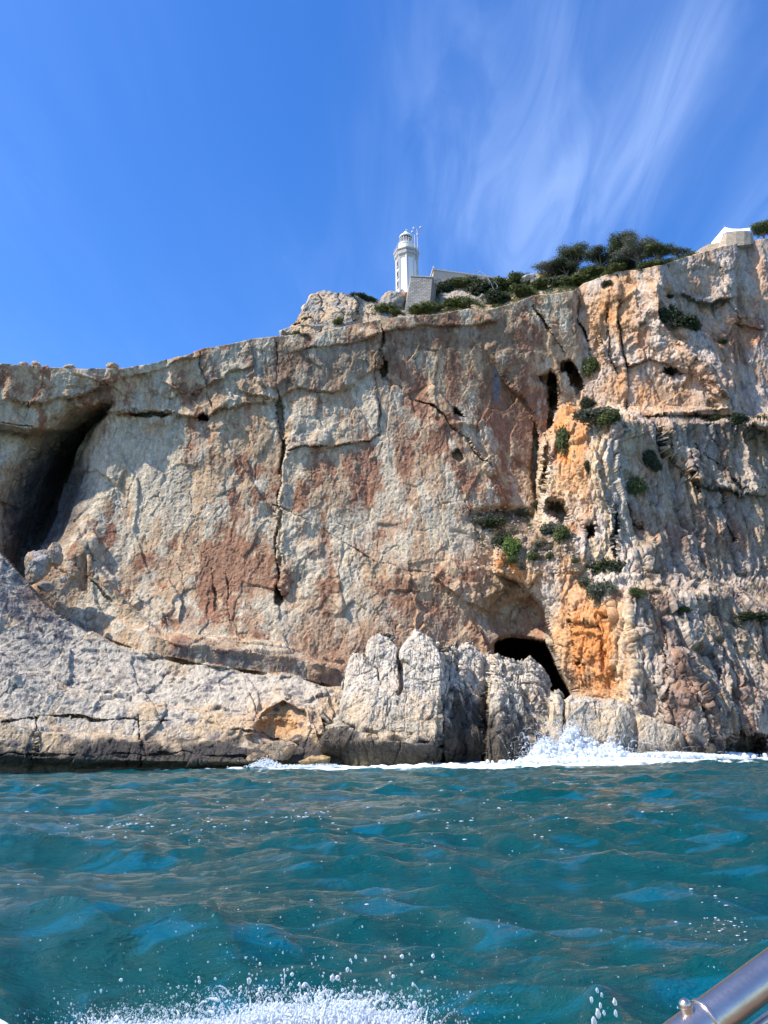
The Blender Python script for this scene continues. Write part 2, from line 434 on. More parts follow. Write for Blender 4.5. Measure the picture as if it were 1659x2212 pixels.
# left apron: a slab in front of the wall that leans back and catches the sun
ap_top = interp(pxs, [(-260, 1130), (-60, 1165), (0, 1190), (30, 1225), (60, 1262), (100, 1305), (150, 1345), (200, 1368), (260, 1392), (330, 1415), (420, 1433), (520, 1448), (640, 1465), (745, 1490), (790, 1530), (830, 1600), (870, 1750)])
def apron_y(px, py):
    t = np.clip((py - np.interp(px, pxs, ap_top)) / (1660 - np.interp(px, pxs, ap_top)), 0, 1)
    yt = interp(px, [(-260, 141), (0, 141), (200, 142), (400, 142.5), (740, 141), (900, 148)])
    return yt - 15.5 * (1 - (1 - t) ** 1.5) - 2.2 * sm(0.42, 0.5, t) - 2.0 * sm(0.72, 0.78, t) + 2.5 * sm(0.93, 1.0, t)
d_ap = PY - ap_top[None]
m_ap = sm(-3, 4, d_ap + 5 * np.sin(PX / 23) * 0.6) * (PX < 880)
Yap = apron_y(PX, PY)
Y = lerp(Yb, np.minimum(Yap, Yb - 1), m_ap)
# bench of dark strata between the apron and the wall
bench = sm(0, 14, -d_ap) * sm(60, 22, -d_ap) * (PX > 180) * (PX < 760)
Y = Y - 3.0 * sm(60, 40, -d_ap) * sm(-2, 3, -d_ap) * sm(160, 330, PX) * sm(800, 700, PX)
# ledge under the middle wall, bright top
e1, t1, s1 = polyd(PX, PY, [(205, 1215), (280, 1300), (350, 1360), (450, 1372), (560, 1380), (640, 1392), (740, 1440), (780, 1470)])
below = (s1 > 0)
Y = Y - (1 - m_ap) * np.where(below, 3.2 * np.exp(-np.maximum(e1, 0) / 60.0) * sm(0, 9, e1), 0) * (PX > 190) * (PX < 800)

# the wide scoop with the dark cleft on the left
e, t, s = polyd(PX, PY, [(225, 893), (195, 925), (165, 985), (140, 1060), (115, 1130), (80, 1200), (55, 1240)])
wd = interp(t, [(0, 8), (0.15, 22), (0.5, 38), (0.8, 54), (1, 56)])
en = e + 0.5 * WX1; slot = np.where(s > 0, sm(1.5, 0.0, en / wd), sm(0.75, 0.35, en / wd)); wide = sm(4.2, 0.2, en / wd) * (s > 0)
Y = Y + (10 * slot + 15 * wide) * (1 - m_ap)
e, t, s = polyd(PX, PY, [(235, 885), (150, 925), (60, 925), (-60, 905), (-260, 900)])     # lip of the overhang above the scoop
up_ = np.where(s > 0, -1, 1)
lip = PY < interp(PX, [(-260, 900), (0, 912), (90, 925), (150, 925), (215, 890), (240, 870), (270, 700)])
Y = Y + (1 - m_ap) * np.where(~lip & (PX < 260), 5.5 * np.exp(-np.maximum(e, 0) / 130.0) * sm(0, 12, e) * sm(250, 190, PX), 0)
# pillar right of the cleft
Y = Y - 2.5 * blob(PX, PY, 195, 1130, 38, 120, 12) - 1.6 * blob(PX, PY, 165, 1195, 26, 60, 20)

# right buttress: sunlit face turned left, arete, then a face turned right
bl = interp(PY[:, 0] * 0 + 0, [(0, 0)])
def bx(py):   # left outline of the buttress
    return interp(py, [(560, 1250), (620, 1244), (700, 1250), (790, 1262), (850, 1245), (880, 1212), (905, 1205), (930, 1190), (965, 1172), (1020, 1165), (1090, 1168), (1150, 1162),
                       (1172, 1080), (1200, 1070), (1235, 1072), (1262, 1125), (1300, 1165), (1370, 1188), (1420, 1205), (1460, 1222), (1490, 1236), (1530, 1240), (1660, 1245)])
def arete(py):
    return interp(py, [(560, 1425), (640, 1430), (700, 1450), (800, 1530), (880, 1585), (905, 1330), (1000, 1310), (1100, 1330), (1180, 1345), (1240, 1345), (1290, 1362), (1500, 1368), (1560, 1375), (1660, 1380)])
BXL = bx(PY) + 0.7 * WX2; AR = arete(PY) + 1.4 * WX2
inb = sm(-10, 8, PX - BXL)
lowf = sm(1255, 1300, PY); midf = sm(-9, 9, PY - interp(PX, [(1240, 903), (1340, 903), (1420, 899), (1500, 897), (1580, 906), (1659, 928), (1900, 990)]) + 0.9 * WY1)
yl = interp(PY, [(560, 171), (880, 173), (905, 160), (1100, 157), (1170, 152), (1300, 150), (1500, 146), (1660, 143)])
ya = interp(PY, [(560, 162), (880, 162.5), (900, 158), (912, 147), (1100, 146), (1240, 143), (1290, 135), (1500, 131.5), (1660, 130)])
tl = np.clip((PX - BXL) / np.maximum(AR - BXL, 5), 0, 1)
yleft = lerp(yl, ya, tl ** 0.9)
rr = np.maximum(PX - AR, 0)
yright = ya + interp(rr, [(0, 0), (40, 3.6), (150, 8), (300, 13), (550, 22)]) * lerp(0.4, 1.0, midf)
Ybut = np.where(PX < AR, yleft, yright)
# upper right block has its own relief
ub = (1 - midf)
e, t, s = polyd(PX, PY, [(1415, 570), (1440, 640), (1460, 690), (1530, 740), (1570, 830), (1600, 900)])
Ybut = Ybut - ub * 3.5 * np.exp(-(e / 26) ** 2)
Ybut = Ybut + ub * 3.5 * blob(PX, PY, 1520, 690, 55, 60)
Ybut = Ybut + ub * 2.2 * sm(1585, 1600, PX) - ub * 1.5 * sm(1620, 1650, PX)
# ledge running right from the shoulder
ledge = interp(pxs, [(1180, 925), (1240, 905), (1330, 905), (1420, 902), (1500, 898), (1580, 905), (1659, 925), (1900, 990)])[None]
# lower slope on the right face: steps out towards the water
sl2 = sm(0, 260, PY - interp(PX, [(1300, 1230), (1450, 1290), (1560, 1330), (1659, 1340), (1900, 1400)]))
Ybut = Ybut - 7 * sl2 * sm(1380, 1500, PX)
sl3 = interp(PX, [(1340, 1180), (1400, 1150), (1480, 1210), (1570, 1270), (1659, 1300), (1900, 1380)])
Ybut = Ybut - 4.0 * sm(-20, 45, PY - sl3) * sm(1330, 1400, PX)
Y = lerp(Y, np.minimum(Ybut, Y + 30), inb)
# steps, roofs and corners of the faces: one side of each line stands forward and fades away from it
STEPS = [([(225, 893), (280, 885), (340, 893), (400, 897), (440, 905), (480, 880), (530, 872), (575, 870), (600, 855)], 1.4, 90, -1),
    ([(150, 800), (230, 832), (300, 806), (380, 782), (450, 765)], 0.9, 40, -1), ([(612, 968), (700, 970), (755, 958), (800, 952), (822, 930)], 1.3, 60, -1),
    ([(590, 1090), (650, 1120), (720, 1155), (800, 1205), (880, 1232), (960, 1245), (1060, 1272)], 1.3, 70, 1), ([(500, 830), (540, 850), (590, 862), (640, 840), (720, 850), (800, 805), (850, 790)], 1.3, 60, -1),
    ([(620, 765), (680, 748), (760, 742), (830, 716), (900, 706), (1000, 702), (1100, 692)], 1.0, 34, -1), ([(1040, 740), (1080, 800), (1130, 860), (1165, 930)], 2.4, 50, -1),
    ([(930, 820), (960, 860), (1010, 930), (1060, 1000), (1100, 1090)], 1.6, 45, 1), ([(200, 1150), (230, 1230), (300, 1290), (380, 1345)], 1.4, 40, 1), ([(605, 900), (612, 960), (600, 1080), (598, 1190), (606, 1300)], 2.2, 60, -1),
    ([(820, 700), (815, 860), (825, 935)], 1.1, 40, 1), ([(1000, 1040), (1010, 1100), (1040, 1160), (1080, 1230)], 1.4, 30, -1), ([(930, 1245), (1000, 1290), (1065, 1330)], 1.8, 60, -1), ([(1010, 1340), (1042, 1370), (1062, 1400), (1062, 1470)], 1.8, 40, 1),
    ([(0, 865), (100, 872), (180, 852), (230, 822)], 1.6, 50, -1), ([(340, 820), (400, 850), (440, 840), (500, 800), (560, 790)], 1.2, 35, -1), ([(260, 960), (300, 1050), (290, 1150), (330, 1250)], 0.8, 40, 1), ([(470, 930), (520, 1000), (560, 1060), (590, 1090)], 1.0, 50, 1),
    ([(1415, 600), (1428, 680), (1462, 740), (1540, 790), (1582, 900)], 3.4, 55, 1), ([(1330, 600), (1340, 700), (1350, 800), (1355, 900)], 2.2, 40, 1), ([(1262, 640), (1290, 730), (1320, 800)], 1.8, 26, -1), ([(1350, 795), (1400, 775), (1450, 792), (1500, 812), (1560, 870)], 2.2, 50, -1),
    ([(1470, 640), (1530, 650), (1600, 640)], 2.0, 40, -1), ([(1560, 560), (1570, 640), (1600, 700), (1659, 720)], 1.6, 50, -1), ([(1430, 915), (1450, 980), (1500, 1040), (1600, 1060), (1659, 1072)], 2.0, 60, -1), ([(1345, 960), (1360, 1050), (1400, 1130), (1420, 1200)], 2.0, 40, 1),
    ([(1560, 1050), (1570, 1130), (1610, 1290)], 1.6, 50, 1), ([(1490, 960), (1510, 1060), (1500, 1160)], 1.4, 40, -1), ([(1480, 1400), (1500, 1480), (1560, 1560), (1592, 1612)], 3.0, 70, 1), ([(1430, 1330), (1440, 1420), (1445, 1500), (1420, 1560)], 1.6, 30, -1),
    ([(1240, 960), (1250, 1050), (1262, 1150)], 1.5, 26, -1), ([(1300, 1000), (1310, 1080), (1332, 1160)], 1.6, 26, 1), ([(1230, 1300), (1240, 1380), (1255, 1440)], 1.4, 28, -1), ([(1290, 1300), (1300, 1400), (1290, 1470)], 1.2, 22, 1), ([(1225, 1340), (1280, 1345), (1330, 1335)], 1.6, 26, -1),
    ([(520, 1450), (562, 1500), (545, 1560)], 1.2, 40, 1), ([(700, 1480), (722, 1540), (700, 1600)], 1.6, 30, 1), ([(545, 1600), (565, 1545), (612, 1515), (660, 1540), (690, 1600)], 2.8, 30, -1), ([(0, 1470), (90, 1440), (180, 1470), (260, 1500), (380, 1490)], 0.9, 40, 1),
    ([(280, 1460), (330, 1520), (350, 1570)], 0.8, 30, 1), ([(420, 1470), (450, 1530), (500, 1590)], 0.8, 30, -1), ([(740, 1440), (640, 1418), (520, 1404), (400, 1392), (330, 1372)], 1.6, 26, -1), ([(360, 1250), (400, 1300), (385, 1350)], 1.2, 24, 1), ([(880, 1240), (900, 1320), (890, 1400)], 1.0, 30, -1), ([(740, 1160), (735, 1260), (745, 1330)], 0.8, 30, 1)]
for pts, hh, dec, side_ in STEPS:
    e, t, s = polyd(PX + WX1, PY + WY1, pts)
    on = sm(-2.5, 2.5, e * s * side_); endf = sm(0.0, 0.08, t) * sm(1.0, 0.92, t)
    Y = Y - hh * on * np.exp(-e / dec) * endf * (0.55 + 0.6 * WM)
# hollows in the buttress
HWT = np.stack([PX.ravel() / 17, PY.ravel() / 17, 0 * PX.ravel()], 1)
HW1 = 9 * fbm(HWT, 1.0, 5, 180, 0.6).reshape(PX.shape); HW2 = 9 * fbm(HWT, 1.0, 5, 190, 0.6).reshape(PX.shape)
def hollow(cx, cy, rx, ry, depth, ang=0, p=0.7):
    global Y
    g = blob(PX + HW1 , PY + HW2, cx, cy, rx, ry, ang); Y = Y + depth * sm(0.28, p, g)
hollow(1205, 1105, 24, 34, 9, -35)
hollow(1273, 1147, 15, 17, 6); hollow(1195, 845, 12, 46, 11, -6); hollow(1240, 815, 14, 40, 8, -25); hollow(1222, 795, 18, 14, 6)
hollow(1182, 818, 18, 14, 5); hollow(1450, 805, 24, 10, 4); hollow(988, 985, 17, 12, 3, 40); hollow(990, 893, 16, 6, 3.5, 38); hollow(440, 905, 14, 9, 4)
hollow(330, 893, 50, 7, 2); hollow(830, 795, 8, 24, 4); hollow(606, 905, 10, 50, 3.5, -5); hollow(610, 985, 5, 45, 2.5, 10); hollow(603, 1180, 6, 90, 1.6)
hollow(1330, 1150, 7, 60, 5); hollow(1610, 1610, 60, 30, 7); hollow(600, 1285, 8, 25, 4);  hollow(1185, 950, 8, 120, 5, 5)
hollow(600, 1575, 60, 32, 4, 0, 0.9); hollow(1155, 1000, 9, 90, 4)
# big sea cave: arch behind the rock
def cave_poly(px, py):
    l = interp(py, [(1375, 1085), (1390, 1068), (1420, 1066), (1500, 1070), (1660, 1075)])
    r = interp(py, [(1375, 1150), (1384, 1178), (1410, 1190), (1450, 1206), (1480, 1222), (1505, 1234), (1530, 1238), (1660, 1238)])
    tp = interp(px, [(1060, 1400), (1075, 1382), (1100, 1374), (1150, 1380), (1180, 1386), (1240, 1500)])
    return np.minimum(np.minimum(px - l, r - px), py - tp)
cv = cave_poly(PX, PY)
Y = Y + sm(-7, 1, cv) * 2.0 + sm(-1, 6, cv) * 42.0
# alcove above the cave
Y = Y + 4.5 * sm(0.2, 0.8, blob(PX, PY, 1120, 1335, 75, 50, 15)) * (1 - sm(-1, 6, cv))
# scree shelf
shelf = blob(PX, PY, 1090, 1130, 90, 40)
Y = Y + 3.0 * sm(1150, 1100, PY) * sm(0.3, 0.7, shelf) * (1 - inb)
# long cracks
CRK = np.zeros(PX.shape)
for pts, wdt, dep in [([(600, 740), (598, 830), (610, 900), (607, 990), (600, 1080), (597, 1200), (605, 1300)], 3.5, 2.2),
        ([(612, 968), (700, 968), (750, 958), (800, 952), (820, 935)], 3.0, 2.0), ([(820, 935), (818, 860), (812, 790), (830, 700)], 3, 1.8),
        ([(590, 1090), (650, 1120), (720, 1155), (800, 1205), (880, 1232), (960, 1245)], 2.5, 1.6),
        ([(900, 860), (960, 900), (1010, 950), (1060, 1010)], 3, 1.8), ([(1335, 600), (1338, 680), (1350, 760), (1352, 850), (1362, 900)], 3.5, 3),
        ([(1312, 620), (1315, 720), (1320, 770), (1335, 840)], 3, 2.5), ([(1250, 640), (1255, 700), (1280, 790)], 4, 3.5),
        ([(1150, 660), (1190, 720), (1220, 770)], 4, 3), ([(1560, 1050), (1570, 1130), (1600, 1200), (1610, 1290)], 3, 2), ([(1330, 980), (1345, 1060), (1385, 1140)], 3, 2),
        ([(1160, 590 + 350), (1165, 1000), (1160, 1085)], 5, 4), ([(430, 760), (450, 860), (470, 930)], 2.5, 1.2), ([(458, 1225), (463, 1270), (460, 1320)], 2.2, 1.4), ([(488, 1240), (491, 1300), (500, 1345)], 2.0, 1.2), ([(150, 1190), (190, 1250), (240, 1300)], 3, 1.5),
        ([(0, 1560), (90, 1545), (200, 1552), (330, 1560), (400, 1555), (520, 1575), (640, 1610)], 3, 1.8), ([(520, 1445), (540, 1500), (555, 1560)], 3, 1.3),
        ([(300, 1550), (305, 1610), (302, 1650)], 4, 1.3), ([(72, 1545), (75, 1620)], 3, 1.2), ([(0, 1630), (200, 1632), (420, 1625), (560, 1640)], 2.5, 1.2),
        ([(1180, 1500), (1190, 1560), (1200, 1620)], 4, 2), ([(1540, 1400), (1560, 1480), (1590, 1560)], 3, 1.6), ([(1500, 960), (1560, 1010), (1610, 1050), (1659, 1060)], 3, 2)]:
    e, t, s = polyd(PX + WX1, PY + WY1, pts)
    k_ = sm(wdt * (0.35 + 0.9 * WM), 0, e) * (0.35 + 0.65 * WM); Y = Y + dep * k_; CRK = np.maximum(CRK, k_ * min(dep / 3, 1))

# plateau behind the rim
NB = 46
BPX = np.repeat(pxs[None], NB, 0)
back = (np.linspace(1, 0, NB, endpoint=False) ** 1.7) * 190
YB = Y[0][None] + back[:, None]
P = at(PX, PY, Y)
rim = P[0]
PB = np.repeat(rim[None], NB, 0).copy()
PB[..., 1] += back[:, None]; PB[..., 0] *= (1 + back[:, None] / 260)
PB[..., 2] += -0.02 * back[:, None] - 1.2 * (1 - np.exp(-back[:, None] / 4))
ALL = np.concatenate([PB, P], 0)
nrm = gnormals(ALL)
nrm = np.where((nrm[..., 1] > 0)[..., None] & (np.arange(len(ALL)) > NB)[:, None, None], -nrm, nrm)
# keep outward direction mostly towards the sea
nrm = nrm * 0.65 + np.array([0, -0.35, 0.05]); nrm /= np.linalg.norm(nrm, axis=-1, keepdims=True)
PXA = np.concatenate([BPX, PX], 0); PYA = np.concatenate([np.repeat(top[None], NB, 0) - 1, PY], 0)
apA = np.concatenate([np.zeros_like(BPX), m_ap], 0); inA = np.concatenate([sm(1240, 1260, BPX), inb], 0)
flat = ALL.reshape(-1, 3)
amp = 0.72 + 0.0 * PXA
amp = np.where(inA > 0.5, 1.05, amp)
amp = lerp(amp, 0.58, apA)
amp *= np.concatenate([np.repeat(0.5 * np.ones((NB, 1)), NC, 1), 0.5 + 0.5 * sm(0, 25, PY - top[None])], 0)
flute = np.clip(inA * sm(880, 950, PYA) * (0.5 + 0.6 * sm(1150, 1450, PXA)) + 0.12, 0, 1)
fineA = np.where(inA > 0.5, 0.65, 0.36); fineA = lerp(fineA, 0.7, apA)
d = rockdisp(flat, amp.ravel(), 100, 1.5, flute.ravel(), fine=fineA.ravel())
ALLD = flat + nrm.reshape(-1, 3) * d[:, None]

# ---- stains, rock colours and painted shade
px_, py_ = PXA.ravel(), PYA.ravel(); Z = flat[:, 2].astype(np.float32)
Pf = flat.astype(np.float32)
nA = fbm(Pf, 13, 6, 301, 0.58, st=(1, 1, 1.5)); nB_ = fbm(Pf, 6.5, 6, 311, 0.62, st=(1, 1, 2.6)); nC = fbm(Pf, 3.0, 5, 321, 0.6)
nD = fbm(Pf, 2.2, 5, 331, 0.6, st=(1, 1, 7)); nE = fbm(Pf, 30, 3, 341); nF = fbm(Pf, 4.6, 6, 351, 0.62, st=(1, 1, 2.8))
GREY, CREAM, TAN = rgb(208, 194, 170), rgb(214, 192, 156), rgb(194, 166, 134)
BROWN, RUST, ORNG, DARK = rgb(154, 124, 98), rgb(150, 102, 80), rgb(222, 142, 74), rgb(74, 66, 60)
PINK = rgb(184, 150, 126)
c = np.repeat(TAN[None], len(flat), 0)
c = mixc(c, BROWN, sm(0.0, 0.35, nB_) * 0.75)
c = mixc(c, PINK, sm(0.0, 0.3, nE) * 0.5)
wreg = (0.9 * blob(px_, py_, 280, 1080, 130, 160) + 0.8 * blob(px_, py_, 640, 1000, 40, 60) + 0.9 * blob(px_, py_, 680, 1180, 90, 110) + 0.7 * blob(px_, py_, 400, 1090, 40, 60)
        + 0.7 * blob(px_, py_, 1040, 950, 60, 50) + 0.9 * blob(px_, py_, 530, 770, 110, 45) + 0.7 * blob(px_, py_, 240, 1310, 120, 60, 30) + 0.5 * blob(px_, py_, 760, 880, 90, 60) + 0.6 * blob(px_, py_, 800, 1300, 120, 80) + 0.5 * blob(px_, py_, 1060, 740, 110, 40, -20))
rreg = (0.9 * blob(px_, py_, 480, 1220, 170, 70, 10) + 0.7 * blob(px_, py_, 480, 960, 60, 70) + 0.9 * blob(px_, py_, 1060, 790, 100, 80, -50) + 0.8 * blob(px_, py_, 1130, 900, 60, 70, 50)
        + 0.7 * blob(px_, py_, 730, 1040, 60, 90) + 0.7 * blob(px_, py_, 950, 950, 60, 50, 40) + 0.7 * blob(px_, py_, 880, 1290, 80, 90) + 0.6 * blob(px_, py_, 590, 780, 40, 40) + 0.6 * blob(px_, py_, 240, 1245, 60, 40, 30)
        + 0.6 * blob(px_, py_, 700, 1240, 40, 90) + 0.7 * blob(px_, py_, 1090, 1030, 60, 70) + 0.8 * blob(px_, py_, 375, 1385, 30, 22))
plf = platefield(Pf, 100, 1.5)
white = sm(-0.01, 0.05, 0.75 * nF + 0.5 * terrace(plf, 7, 0.1) + 0.30 * wreg - 0.34 * rreg + 0.3 * nA)
c = mixc(c, GREY * (0.94 + 0.1 * 0), white * 0.88)
c = mixc(c, CREAM, sm(0.05, 0.2, nC) * white * 0.45)
rust = sm(0.05, 0.12, nB_ * 0.8 + 0.45 * nC - 0.5 * terrace(plf, 7, 0.1) * 0.6 + 0.34 * rreg - 0.24 * wreg - 0.04)
inf = inA.ravel(); apf = apA.ravel()
c = mixc(c, RUST, rust * (1 - white * 0.45) * (1 - apf) * (1 - 0.6 * inf) * 0.72)
nG = fbm(Pf, 1.4, 4, 361, 0.6, st=(1, 1, 12)); nH = fbm(Pf, 3.4, 4, 371, 0.6, st=(1, 1, 8))
c = mixc(c, rgb(168, 132, 104), sm(0.05, 0.4, nH) * 0.5); c = c * (1 + 0.35 * np.clip(nG, -.6, .6))[:, None]
# buttress: cream and orange
butt = inf * (1 - apf)
cb = np.repeat(rgb(212, 186, 154)[None], len(flat), 0)
cb = mixc(cb, rgb(192, 150, 124), sm(-0.05, 0.25, nB_) * 0.8); cb = mixc(cb, rgb(208, 164, 138), sm(900, 840, py_) * 0.5)
cb = mixc(cb, rgb(198, 192, 184), sm(0.0, 0.12, nF + 0.10) * 0.6)
oreg = (1.0 * blob(px_, py_, 1275, 1370, 85, 80) + 1.0 * blob(px_, py_, 1100, 1225, 60, 30, 30) + 0.7 * blob(px_, py_, 1235, 1000, 60, 110) + 0.5 * blob(px_, py_, 1310, 680, 70, 110) + 0.3 * blob(px_, py_, 1480, 620, 100, 60)
        + 0.55 * blob(px_, py_, 1600, 720, 50, 70) + 0.5 * blob(px_, py_, 1210, 880, 40, 60) + 0.45 * blob(px_, py_, 1400, 850, 120, 60) + 0.4 * blob(px_, py_, 1420, 1000, 60, 80) + 0.5 * blob(px_, py_, 1310, 1480, 70, 50) + 0.5 * blob(px_, py_, 1240, 1240, 40, 40))
cb = mixc(cb, rgb(212, 162, 112), sm(0.0, 0.4, oreg + 0.7 * nB_ - 0.15) * 0.75)
cb = mixc(cb, ORNG, sm(0.35, 0.75, oreg + 1.0 * nF + 0.5 * nC - 0.12) * 0.75)
rr2 = 0.8 * blob(px_, py_, 1610, 720, 60, 90) + 0.5 * blob(px_, py_, 1500, 1130, 150, 110) + 0.6 * blob(px_, py_, 1470, 1500, 60, 90) + 0.5 * blob(px_, py_, 1600, 1500, 50, 100)
cb = mixc(cb, rgb(160, 104, 80), sm(0.25, 0.7, rr2 + 0.8 * nD + 0.5 * nB_) * 0.6)
rf_ = sm(1345, 1400, px_) * sm(890, 910, py_)  # right face browned: its shade painted into the colour
cb = mixc(cb, rgb(150, 128, 108), rf_ * 0.3); cb = mixc(cb, rgb(128, 118, 110), sm(-0.05, 0.3, nD + 0.3 * nE) * sm(1360, 1420, px_) * 0.45); cb = mixc(cb, rgb(120, 92, 74), sm(0.1, 0.35, fbm(Pf, 2.8, 4, 381, 0.6, st=(1, 1, 9))) * sm(1345, 1400, px_) * 0.6)
c = lerp(c, cb, butt[:, None])
# apron: pale grey, pitted, cream low down
ca = np.repeat(rgb(196, 184, 166)[None], len(flat), 0)
ca = mixc(ca, rgb(196, 168, 132), sm(0.0, 0.3, nB_ + 0.5 * sm(1480, 1620, py_) - 0.15) * 0.75)
ca = mixc(ca, rgb(198, 152, 104), np.clip(1.3 * blob(px_, py_, 600, 1560, 62, 40), 0, 1) * 0.9)
pitm = sm(0.22, 0.34, nC + 0.3 * blob(px_, py_, 60, 1330, 120, 90) + 0.12 * blob(px_, py_, 500, 1470, 300, 30))
ca = mixc(ca, rgb(104, 102, 108), pitm * 0.75)
c = lerp(c, ca, apf[:, None])
f1, ee, rr3, oo = cells(Pf, 1.5, 610, (1, 1, 1.0)); dots = sm(0.42, 0.25, f1 + 0.18 * nC) * sm(0.0, 0.5, rr3[:, 0] + 0.9 * (0.9 * blob(px_, py_, 60, 1340, 140, 100) + 0.7 * blob(px_, py_, 420, 1465, 380, 40) + 0.9 * blob(px_, py_, 1530, 1270, 170, 90)) - 0.25)
c = mixc(c, rgb(74, 74, 80), dots * np.clip(apf + butt * sm(1150, 1230, py_) * sm(1380, 1430, px_), 0, 1) * 0.75)
gul = sm(0.28, 0.5, fbm(Pf + np.stack([Z * 0.45, 0 * Z, 0 * Z], 1), 2.2, 5, 620, 0.6, st=(1, 1, 5))); c = mixc(c, rgb(104, 102, 106), gul * apf * 0.6)
# black bench and drip streaks
bm_ = np.concatenate([np.zeros_like(BPX), bench], 0).ravel()
c = mixc(c, rgb(112, 108, 106), np.clip(bm_ * sm(-0.1, 0.25, nC + 0.3 * nB_ + 0.2 * sm(330, 420, px_)), 0, 1) * 0.8)
dreg = 0.25 * blob(px_, py_, 640, 800, 200, 70) + 0.25 * blob(px_, py_, 960, 720, 200, 50) + 0.3 * blob(px_, py_, 1560, 760, 70, 160) + 0.3 * blob(px_, py_, 60, 1040, 130, 130) + 0.2 * blob(px_, py_, 1560, 1450, 100, 120) + 0.2 * blob(px_, py_, 420, 860, 120, 50)
c = mixc(c, DARK, sm(0.33, 0.52, nD + dreg + 0.15 * nE) * 0.6)
topb = 0.9 * blob(px_, py_, 680, 790, 190, 60) + 0.8 * blob(px_, py_, 960, 720, 170, 45) + 0.7 * blob(px_, py_, 1100, 820, 90, 110) + 0.6 * blob(px_, py_, 230, 850, 150, 40)
c = mixc(c, rgb(122, 98, 80), sm(0.30, 0.75, topb + 0.9 * nH + 0.5 * nC) * 0.6 * (1 - inf))
c = mixc(c, rgb(120, 132, 146), sm(0.42, 0.6, nD + 0.6 * blob(px_, py_, 510, 1080, 10, 40) + 0.6 * blob(px_, py_, 1075, 820, 14, 60) + 0.5 * blob(px_, py_, 1530, 1400, 14, 60)) * 0.7)
c = mixc(c, rgb(168, 132, 104), np.clip(1.3 * blob(px_, py_, 900, 1400, 230, 60) + 1.0 * blob(px_, py_, 1000, 1480, 200, 70), 0, 1) * (1 - apf) * (1 - inf) * 0.7)  # wall behind the sea stack painted browner to read as shadowed
# shade of the cleft painted into the colour; sea cave darkened inside
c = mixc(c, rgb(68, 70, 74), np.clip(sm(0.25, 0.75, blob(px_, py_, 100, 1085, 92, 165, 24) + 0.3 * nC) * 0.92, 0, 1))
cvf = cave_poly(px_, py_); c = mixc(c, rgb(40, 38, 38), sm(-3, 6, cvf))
# scree slope and dirt ledges
dirt = np.clip(1.2 * blob(px_, py_, 1170, 1185, 75, 32, 10) + 0.8 * blob(px_, py_, 1100, 1125, 70, 28), 0, 1)
c = mixc(c, rgb(150, 124, 98), sm(0.3, 0.7, dirt + 0.3 * nC) * 0.7)
c = mixc(c, rgb(96, 92, 88), sm(0.3, 0.7, blob(px_, py_, 1090, 1125, 70, 34) + 0.3 * nC) * 0.6)  # grey patch paints the shadow lying on the scree shelf
c = mixc(c, rgb(150, 120, 96), np.clip(1.2 * blob(px_, py_, 90, 1290, 45, 50, 35), 0, 1) * 0.6)
# hairline fissures, mottling
QW = warp(Pf, 500); ln1 = np.abs(fbm(QW, 3.6, 4, 520, 0.55, st=(1, 1, 2.0))); ln2 = np.abs(fbm(QW, 1.7, 3, 530, 0.55, st=(1, 1, 1.5))); lb = fbm(Pf, 6, 3, 540)
c = c * (1 - 0.55 * sm(0.022, 0.0, ln1) * sm(-0.1, 0.25, lb) - 0.38 * sm(0.03, 0.0, ln2) * sm(-0.1, 0.25, -lb))[:, None]
mt1 = fbm(Pf, 0.9, 4, 550, 0.65, st=(1, 1, 1.6)); c = c * (1 + 0.55 * np.clip(mt1, -0.6, 0.5))[:, None]
CRKf = np.concatenate([np.zeros_like(BPX), CRK], 0).ravel(); c = c * (1 - 0.35 * CRKf)[:, None]
# dark wet band above the water
wb = lerp(3.7, 2.6, sm(700, 1000, px_)) + 2.8 * fbm(Pf * np.array([1, 1, 0], np.float32), 10, 4, 400) + 3.0 * nD + 1.2 * nC
wet = sm(wb + 1.6, wb - 0.6, Z)
c = mixc(c, rgb(66, 64, 64), wet * 0.93)
c = mixc(c, rgb(104, 92, 70), sm(2.2, 0.9, Z + 0.6 * nC) * 0.7)
# plateau soil
sol = np.concatenate([np.repeat(sm(2.0, 6.0, back)[:, None], NC, 1), np.zeros_like(PX)], 0).ravel()
c = mixc(c, rgb(168, 148, 118), sol * 0.8)
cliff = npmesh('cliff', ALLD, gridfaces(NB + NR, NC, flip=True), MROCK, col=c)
tag(cliff, 'towering pale and rust stained limestone cliff rising from the sea', 'cliff', kind='structure')
CG = ALLD.reshape(NB + NR, NC, 3)[NB:]
def on_cliff(px, py):
    j = int(round((px - XL) / (XR - XL) * (NC - 1))); j = min(max(j, 0), NC - 1)
    i = int(round((py - top[j]) / (bot[j] - top[j]) * (NR - 1))); i = min(max(i, 0), NR - 1)
    return CG[i, j].copy()
def cliff_pt(px, py):
    """cliff point that projects nearest to px,py after displacement"""
    j = int(round((px - XL) / (XR - XL) * (NC - 1))); i = int(round((py - top[j]) / (bot[j] - top[j]) * (NR - 1)))
    i0, i1, j0, j1 = max(i - 22, 0), min(i + 23, NR), max(j - 18, 0), min(j + 19, NC)
    sub = CG[i0:i1, j0:j1].reshape(-1, 3); qx, qy = proj(sub)
    k = np.argmin((qx - px) ** 2 + (qy - py) ** 2 + 0.02 * sub[:, 1]); return sub[k].copy()
